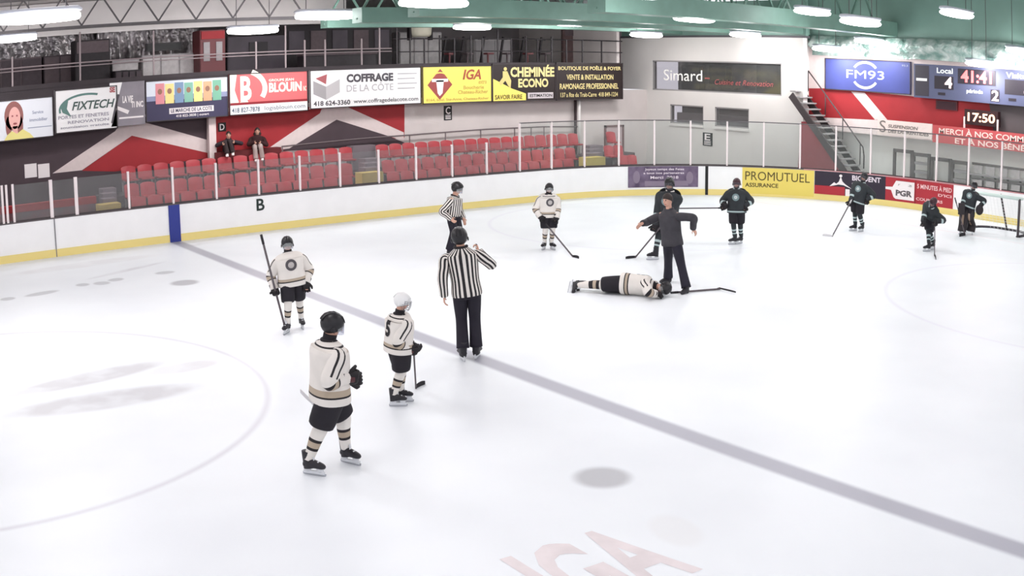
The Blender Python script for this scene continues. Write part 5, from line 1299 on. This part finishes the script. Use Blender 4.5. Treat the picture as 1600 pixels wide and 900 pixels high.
def stick(label, butt, heel, tip, col=SHAFT, tape=TAPE, curve=0.03, bladeup=(0, 0, 1), wide=0.065):
    """butt end, heel and blade tip in world metres"""
    butt, heel, tip = V(butt), V(heel), V(tip); r = empty('hockey_stick', heel, label, 'hockey stick'); o = heel
    t = (heel-butt).normalized(); bu = V(bladeup)
    mb = MB(o); mb.bar(butt, heel+t*0.0, 0.022, 0.03, up=bu); mb.build('shaft', col, r)
    mb = MB(o); mb.bar(butt-t*0.004, butt+t*0.16, 0.027, 0.035, up=bu); mb.build('grip_tape', tape, r)
    mb = MB(o); d = tip-heel; n = d.cross(bu).normalized(); pts = []; m = 6; vs = []
    for k in range(m+1):
        q = k/m; c = heel+d*q+n*curve*(q*q); hgt = wide*(0.8+0.35*q-0.35*q**4)
        for dz in (0, 1):
            for s in (-1, 1): vs.append(c+bu*(dz*hgt-0.0)+n*s*0.006)
    fs = []
    for k in range(m):
        a = 4*k; b = a+4; fs += [(a, a+1, b+1, b), (a+2, b+2, b+3, a+3), (a, b, b+2, a+2), (a+1, a+3, b+3, b+1)]
    fs += [(0, 2, 3, 1), (4*m, 4*m+1, 4*m+3, 4*m+2)]
    mb.add(vs, fs); mb.bar(heel-t*0.06, heel+bu*0.02, 0.02, 0.04, up=bu); mb.build('blade', tape, r)
    return r

def gnd(px, py): return at(px, py, 'Z', 0)
def dirs(G):
    c = V((CAM.x-G.x, CAM.y-G.y, 0)).normalized(); r = V((-c.y, c.x, 0))     # towards the camera, image right
    return c, r
def face_dir(G, phi):
    c, r = dirs(G); a = math.radians(phi); return c*math.cos(a)+r*math.sin(a)

K_WHITE = dict(team='white', jersey=[JW, JB, JT], pants=PB, sock=JW, sockcols=(JB, JT), helmet=HB_, visor=True, gloves=True, pad=1.32, pbulk=1.2)
K_DARK = dict(team='dark', jersey=[JD, JL, JL], pants=PB, sock=JD, sockcols=(JL, JD), sockband=(0.5, 0.58, 0.68, 0.76), helmet=HB_, cage=True, gloves=True, pad=1.3, pbulk=1.2, collar=JL)
K_REF = dict(team='ref', jersey=[JW, JB], referee=True, pants=PR, long=True, helmet=HB_, visor=True, pad=1.0)
def kit(base, **k): d = dict(base); d.update(k); return d

# ---- 1: nearest player, walking right
G = gnd(517, 737); c, r = dirs(G); F = face_dir(G, 112)
fR, fL = gnd(488, 742), gnd(545, 724)
P1 = figure('hockey_player', 'nearest player in white jersey and black helmet striding right with both gloves held forward', G, 1.79, F,
    vplane(517, 640, G), vplane(514, 532, G), vplane(519, 509, G), (fR, fL), (vplane(541, 590, G, 0.12), vplane(546, 593, G, -0.12)), K_WHITE,
    toes=(face_dir(G, 62), face_dir(G, 50)), hand_dir=(face_dir(G, 100)+V((0, 0, -0.1)), face_dir(G, 95)), elbow=(-F*0.6-V((0, 0, 1))+c*0.3, -F*0.6-V((0, 0, 1))-c*0.3), number=None, crest=True, headF=face_dir(G, 100), stand=0.95)
hl = vplane(488, 631, G, -0.62)
stick('white-tipped hockey stick held level behind the nearest player', P1.grip[1]+(P1.grip[1]-hl).normalized()*0.02, hl, vplane(467, 615, G, -0.7), TAPEW, TAPEW, 0.04, V((0, 0, 1)), 0.05)
# ---- 2: player with white helmet
G = gnd(626, 634); c, r = dirs(G); F = face_dir(G, 118)
P2 = figure('hockey_player', 'player in white jersey and white helmet with a cage, facing right beside the referee', G, 1.52, F,
    vplane(624, 562, G), vplane(624, 491, G), vplane(628, 472, G), (gnd(620, 635), gnd(630, 628)), (vplane(639, 545, G, 0.1), vplane(644, 540, G, -0.1)),
    kit(K_WHITE, helmet=HW, visor=False, cage=True), toes=(face_dir(G, 85), face_dir(G, 85)), hand_dir=(face_dir(G, 80)+V((0, 0, -0.5)), face_dir(G, 80)+V((0, 0, -0.6))), number='5', crest=False, headF=face_dir(G, 70),
    elbow=(-F*0.8-V((0, 0, 1)), -F*0.8-V((0, 0, 1))))
hl = gnd(650, 607)
stick('hockey stick held down in front of the player with the white helmet', P2.grip[0]+V((0, 0, 0.12))-r*0.02, hl, hl+c*-0.2+r*0.1, SHAFT, TAPE)
# ---- 3: referee, back to camera
G = gnd(733, 563); c, r = dirs(G); F = face_dir(G, 180)
P3 = figure('referee', 'referee in black and white stripes seen from behind with the right arm raised', G, 1.96, F,
    vplane(729, 458, G), vplane(720, 387, G), vplane(718, 372, G), (gnd(745, 560), gnd(723, 563)), (vplane(748, 393, G, -0.15), vplane(694, 462, G, 0.05)), K_REF,
    toes=(face_dir(G, 165), face_dir(G, 195)), hand_dir=(V((0, 0, 1))-r*0.25, V((0, 0, -1))), elbow=(r*0.8-V((0, 0, 0.9))+c*0.2, -r*0.25+c), crest=False, curl=(1.1, 0.5), shoulder_w=1.12)
MB(P3.o).ball(vplane(744, 383, G, -0.15), 0.02, seg=10).build('whistle', BLACK, P3.root, 'small black finger whistle')
# ---- 4: player on the left facing the camera
G = gnd(460, 518); c, r = dirs(G); F = face_dir(G, 8)
P4 = figure('hockey_player', 'player in white jersey near the blue line with a stick upright past one shoulder', G, 1.66, F,
    vplane(457, 456, G), vplane(450, 396, G), vplane(449, 382, G), (gnd(449, 521), gnd(472, 513)), (vplane(429, 452, G, 0.1), vplane(478, 441, G, 0.05)), K_WHITE,
    toes=(face_dir(G, -25), face_dir(G, 10)), hand_dir=(face_dir(G, 20)+V((0, 0, -0.9)), V((0, 0, -1))), crest=True, curl=(0.9, 0.5))
hl = vplane(443, 500, G, 0.0); g_ = P4.grip[0]
bt = vplane(408, 367, G, 0.3)
stick('long hockey stick leaning past the shoulder of the player near the blue line', bt, g_+(g_-bt).normalized()*0.62, g_+(g_-bt).normalized()*0.62+V((0.0, 0, -0.02))-c*0.28, SHAFT, TAPE)
# ---- 5: linesman
G = gnd(709, 402); c, r = dirs(G); F = face_dir(G, 62)
P5 = figure('linesman', 'official in stripes standing behind the referee, facing right', G, 1.9, F,
    vplane(708, 348, G), vplane(711, 306, G), vplane(714, 295, G), (gnd(705, 403), gnd(713, 400)), (vplane(704, 342, G, 0.22), vplane(724, 341, G, -0.15)), K_REF,
    toes=(face_dir(G, 60), face_dir(G, 60)), hand_dir=(face_dir(G, 60)+V((0, 0, -0.6)), V((0, 0, -1))+r*0.3), crest=False, shoulder_w=0.95, curl=(0.6, 0.3))
# ---- 6: player middle, hands on stick
G = gnd(857, 390); c, r = dirs(G); F = face_dir(G, 12)
P6 = figure('hockey_player', 'player in white jersey facing the camera with both black gloves on a stick reaching right', G, 1.62, F,
    vplane(857, 344, G), vplane(857, 304, G), vplane(858, 295, G), (gnd(850, 390), gnd(863, 390)), (vplane(844, 339, G, 0.16), vplane(870, 341, G, 0.16)), K_WHITE,
    toes=(face_dir(G, -20), face_dir(G, 30)), hand_dir=(r*0.9+V((0, 0, -0.5))+c*0.3, -r*0.8+V((0, 0, -0.7))+c*0.3), crest=True)
hl = gnd(896, 402)
stick('hockey stick slanting down from the player holding both black gloves at the waist', vplane(853, 350, G, 0.3)-V((0, 0, 0.0)), hl, gnd(906, 404), SHAFT, TAPE)
# ---- 7: dark player behind the team official
G = gnd(1032, 404); c, r = dirs(G); F = face_dir(G, -22)
P7 = figure('hockey_player', 'dark jersey player standing behind the team official with a stick reaching left', G, 1.84, F,
    vplane(1042, 348, G), vplane(1047, 299, G), vplane(1046, 288, G), (gnd(1022, 406), gnd(1048, 402)), (vplane(1024, 352, G, 0.2), vplane(1040, 345, G, 0.25)), kit(K_DARK, collar=JW),
    toes=(face_dir(G, -75), face_dir(G, -50)), hand_dir=(-r*0.3+V((0, 0, -0.9))+c*0.2, V((0, 0, -0.7))+c), crest=True)
hl = gnd(992, 403)
stick('hockey stick slanting down to the left from behind the team official', P7.grip[1]+V((0, 0, 0.05)), hl, gnd(979, 405), SHAFT, TAPE)
# ---- 8: team official in dark clothes
G = gnd(1056, 450); c, r = dirs(G); F = face_dir(G, -40)
TRK = mat('tracksuit_navy', (34, 32, 46), 0.8, noise=0.15); TRJ = mat('jacket_charcoal', (62, 60, 66), 0.75, noise=0.2)
P8 = figure('team_official', 'team official in a charcoal jacket and dark navy trousers walking past the fallen player', G, 1.78, F,
    vplane(1050, 386, G), vplane(1045, 327, G), vplane(1043, 313, G), (gnd(1042, 441), gnd(1071, 458)), (vplane(1004, 349, G, 0.1), vplane(1083, 357, G, 0.05)),
    dict(team='plain', plain=True, jersey=[TRJ], jname='jacket', pants=TRK, long=True, hair=HAIRD, pad=1.05, collar=TRJ, shoe=SKB), skate=False,
    toes=(face_dir(G, -50), face_dir(G, -25)), hand_dir=(-r*0.7+V((0, 0, -0.5)), r*0.5+V((0, 0, -0.8))), crest=False, curl=(0.4, 0.4), stand=0.96)
# ---- 9: dark player with level stick
G = gnd(1151, 382); c, r = dirs(G); F = face_dir(G, -8)
P9 = figure('hockey_player', 'dark jersey player in front of the yellow banner holding a stick level to the left', G, 1.65, F,
    vplane(1151, 337, G), vplane(1151, 295, G), vplane(1151, 287, G), (gnd(1146, 382), gnd(1156, 381)), (vplane(1134, 323, G, 0.15), vplane(1163, 322, G, 0.1)), kit(K_DARK, helmet=HM),
    toes=(face_dir(G, -55), face_dir(G, -40)), hand_dir=(-r+V((0, 0, -0.35)), V((0, 0, -1))), crest=True)
g_ = P9.grip[0]; hl = g_-r*1.15+V((0, 0, -0.05))
stick('hockey stick held level in the air before the yellow banner', g_+r*0.06, hl, hl-r*0.24+V((0, 0, 0.03)), SHAFT, TAPE)
# ---- 10: dark player in front of the black banner
G = gnd(1340, 362); c, r = dirs(G); F = face_dir(G, -28)
P10 = figure('hockey_player', 'dark jersey player in front of the leaping-figure banner with a stick reaching down left', G, 1.64, F,
    vplane(1340, 322, G), vplane(1348, 285, G), vplane(1350, 277, G), (gnd(1334, 361), gnd(1346, 362)), (vplane(1329, 315, G, 0.15), vplane(1354, 312, G, 0.1)), K_DARK,
    toes=(face_dir(G, -60), face_dir(G, -35)), hand_dir=(-r*0.4+V((0, 0, -0.9)), V((0, 0, -1))), crest=True)
hl = gnd(1300, 370)
stick('hockey stick reaching down left from the player before the leaping-figure banner', P10.grip[0]+V((0.0, 0, 0.14))+r*0.08, hl, gnd(1285, 369), SHAFT, TAPEW)
# ---- 11: bent dark player
G = gnd(1453, 391); c, r = dirs(G); F = face_dir(G, -30)
P11 = figure('hockey_player', 'dark jersey player bending forward in front of the red PGR banner', G, 1.56, F,
    vplane(1453, 353, G, -0.1), vplane(1456, 323, G, 0.16), vplane(1458, 316, G, 0.24), (gnd(1449, 393), gnd(1457, 390)), (vplane(1442, 346, G, 0.3), vplane(1463, 346, G, 0.3)), kit(K_DARK, helmet=HM),
    toes=(face_dir(G, -55), face_dir(G, -30)), hand_dir=(V((0, 0, -0.8))+r*0.3, V((0, 0, -0.8))-r*0.3), crest=False)
stick('hockey stick held straight down by the bending dark player', P11.grip[1]+V((0, 0, 0.1)), gnd(1460, 400), gnd(1464, 406), SHAFT, TAPE)
# ---- 12: goalkeeper
G = gnd(1511, 366); c, r = dirs(G); F = face_dir(G, -22)
P12 = figure('goalkeeper', 'goalkeeper in dark jersey and bulky leg pads standing at the goal', G, 1.6, F,
    vplane(1513, 331, G), vplane(1520, 298, G), vplane(1522, 291, G), (gnd(1504, 366), gnd(1519, 366)), (vplane(1503, 322, G, 0.2), vplane(1531, 323, G, 0.1)), kit(K_DARK, pad=1.25, wide=True),
    toes=(face_dir(G, -50), face_dir(G, 5)), hand_dir=(V((0, 0, -0.8))+c*0.4, V((0, 0, -1))), crest=True)
h = P12.h; o = P12.o; LEGP = mat('leg_pad_dark', (40, 34, 38), 0.6); TAN = mat('leg_pad_tan', (150, 128, 112), 0.6)
for i, s in enumerate((1, -1)):
    k0 = P12.hip[i].lerp(P12.kn[i], 0.45)+F*0.05; k1 = P12.kn[i]+F*0.09; k2 = V((P12.ank[i].x, P12.ank[i].y, 0.28))+F*0.08; k3 = V((P12.ank[i].x, P12.ank[i].y, 0.1))+F*0.14
    mb = MB(o); mb.loft([k0+V((0, 0, 0.05)), k1, k2, k3], [(0.11, 0.045), (0.135, 0.055), (0.13, 0.055), (0.13, 0.06)], ref=P12.R, sub=4, seg=20, power=4).build('leg_pad', LEGP, P12.root)
    mb = MB(o); mb.loft([k0+F*0.045, k1+F*0.055, k2+F*0.055], [(0.035, 0.012)]*3, ref=P12.R, sub=4, seg=10).build('pad_stripe', TAN, P12.root)
q = P12.grip[0]; MB(o).obox(q+c*0.03, r*0.1, V((0, 0, 0.16)), c*0.03).build('blocker', LEGP, P12.root)
q = P12.grip[1]; MB(o).ball(q+c*0.02, (0.12, 0.07, 0.15), ref=r, up=V((0, 0, 1)), seg=18).build('catching_glove', LEGP, P12.root)
q = P12.grip[0]
stick('goalkeeper stick held across the front of the goalkeeper', vplane(1492, 309, G, 0.3), gnd(1508, 368)+V((0, 0, 0.0)), gnd(1500, 370), SHAFT, TAPE, 0.02, wide=0.1)
# ---- 13: player lying on the ice
G = gnd(968, 459); c, r = dirs(G)
def lie(px, z, py=None):
    """point at height z above the line on which the fallen player lies"""
    a, b = gnd(890, 458), gnd(1045, 464); t = (px-890)/155.0; return a+(b-a)*t+V((0, 0, z))
d_ = (lie(1045, 0)-lie(890, 0)).normalized()
PL = figure('fallen_player', 'player in white jersey and black helmet lying face down on the ice', G, 1.78, V((0, 0, -1))+c*0.35,
    lie(982, 0.2)-c*0.1, lie(1021, 0.19)-c*0.05, lie(1037, 0.17), (lie(903, 0.13)-c*0.14, lie(907, 0.12)-c*0.32), (lie(1024, 0.09)+c*0.2, lie(1030, 0.09)-c*0.32), kit(K_WHITE, sockband=(0.3, 0.42, 0.5, 0.62)), stand=0,
    toes=(V((0, 0, -1))+c*0.9-d_*0.2, V((0, 0, -1))+c*0.7), lying=True, hand_dir=(d_, d_), elbow=(c*1.0-d_*0.3, -c), crest=False, headF=c*0.8-V((0, 0, 0.6)), knee=(V((0, 0, -1)), V((0, 0, -1))), number='8')
hl = gnd(1128, 455)
stick('hockey stick lying on the ice beyond the head of the fallen player', gnd(1048, 459)+V((0, 0, 0.02)), gnd(1125, 453)+V((0, 0, 0.02)), gnd(1151, 459)+V((0, 0, 0.01)), SHAFT, TAPE, 0.03, (0.3, 0.3, 0.6), 0.05)

# ---- spectators on the ledge
HOOD = mat('hoodie_dark', (52, 24, 26), 0.85); JEAN = mat('trousers_pale', (170, 154, 150), 0.85); SHOEW = mat('shoe_white', (226, 218, 216), 0.6)
def seated(px, pyh, pyn, pyp, label, kit_, knees, ftp, hnds, phi=0):
    y0 = 5.1; hd = at(px, pyh, 'Y', y0); pe = at(px, pyp, 'Y', y0); pe.z = 1.98; G_ = V((pe.x, pe.y, 1.9)); c_, r_ = dirs(G_)
    nk = at(px, pyn, 'Y', y0); ft = [at(a, b, 'Y', 4.72) for a, b in ftp]
    hs = [at(a, b, 'Y', 4.85) for a, b in hnds]
    return figure('spectator', label, G_, 1.62, c_, pe, nk, hd, ft, hs, kit_, skate=False, stand=0, toes=(c_, c_), crest=False, knee=(c_*1.0+V((0, 0, 0.4)), c_+V((0, 0, 0.4))), hand_dir=(V((0, 0, -0.3))+c_, V((0, 0, -0.3))+c_))
seated(402, 205, 211, 228, 'spectator in a dark hoodie and pale trousers sitting on the ledge above the red seats',
       dict(team='plain', plain=True, jersey=[HOOD], jname='hoodie', pants=JEAN, long=True, hair=HAIRD, longhair=True, hood=True, collar=HOOD, shoe=SHOEW), None, ((400, 253), (410, 251)), ((398, 222), (407, 222)))
seated(357, 211, 217, 235, 'spectator in dark clothes sitting below the letter D plate',
       dict(team='plain', plain=True, jersey=[mat('coat_dark', (48, 40, 48), 0.85)], jname='coat', pants=mat('trousers_dark', (52, 40, 42), 0.85), long=True, hair=HAIRD, collar=JB, shoe=SHOEW), None, ((355, 245), (364, 243)), ((348, 224), (366, 221)))

# ================================================================ the goal
GP = gnd(1590, 371); gx = GP.x; gy = GP.y; HG = 1.1; GW = 1.83
# posts: near post where the photo shows it, far post along +Y, frame behind towards +X
GM = mat('goal_white_teal', (206, 222, 216), 0.4); GDK = mat('goal_base_dark', (52, 48, 56), 0.6); GPO = mat('goal_post_dark', (74, 66, 70), 0.45)
gl = empty('hockey_goal', (gx, gy+GW/2, 0), 'hockey goal with pale top tube and dark base beside the goalkeeper', 'goal'); o = gl.location
A = V((gx, gy, 0)); B = V((gx, gy+GW, 0)); Ab = A+V((0.95, 0.1, 0)); Bb = B+V((0.95, -0.1, 0)); up_ = V((0, 0, HG))
for p_ in (A, B): MB(o).loft([p_, p_+up_], [0.04, 0.04], seg=14).build('post', GPO, gl)
MB(o).loft([A+up_, B+up_], [0.045, 0.045], ref=(0, 0, 1), seg=14).build('crossbar', GM, gl)
MB(o).loft([A+up_, A+up_+V((0.3, 0.05, -0.02)), A+up_+V((0.42, 0.3, -0.03)), B+up_+V((0.42, -0.3, -0.03)), B+up_+V((0.3, -0.05, -0.02)), B+up_], [0.04]*6, ref=(0, 0, 1), sub=4, seg=10).build('top_frame', GM, gl)
mid = (Ab+Bb)/2
MB(o).loft([A, A+V((0.6, 0.02, 0)), Ab+V((0.05, 0.25, 0)), mid+V((0.12, 0, 0)), Bb+V((0.05, -0.25, 0)), B+V((0.6, -0.02, 0)), B], [(0.06, 0.07)]*7, ref=(0, 0, 1), sub=5, seg=10).build('base_frame', GDK, gl)
MB(o).loft([mid+V((0.1, 0, 0)), mid+V((-0.45, 0, HG))], [0.03, 0.03], seg=10).build('back_strut', GPO, gl)
NET = glass_mat('goal_net', (0.95, 0.95, 0.95), 0.22, 0.0)
mb = MB(o)
def netq(a, b, c_, d_, n=12):
    vs = []; fs = []
    for i in range(n+1):
        for (p_, q_) in (((a.lerp(b, i/n)), (d_.lerp(c_, i/n))), ((a.lerp(d_, i/n)), (b.lerp(c_, i/n)))):
            mb.bar(p_, q_, 0.006)
T = [A+up_+V((0.4, 0.2, 0)), B+up_+V((0.4, -0.2, 0))]
netq(Ab, Bb, T[1], T[0]); netq(A, Ab, T[0], A+up_, 8); netq(B, Bb, T[1], B+up_, 8); netq(A+up_, B+up_, T[1], T[0], 8)
nt_ = mb.build('net', mat('net_cord', (236, 236, 236), 0.8), gl)
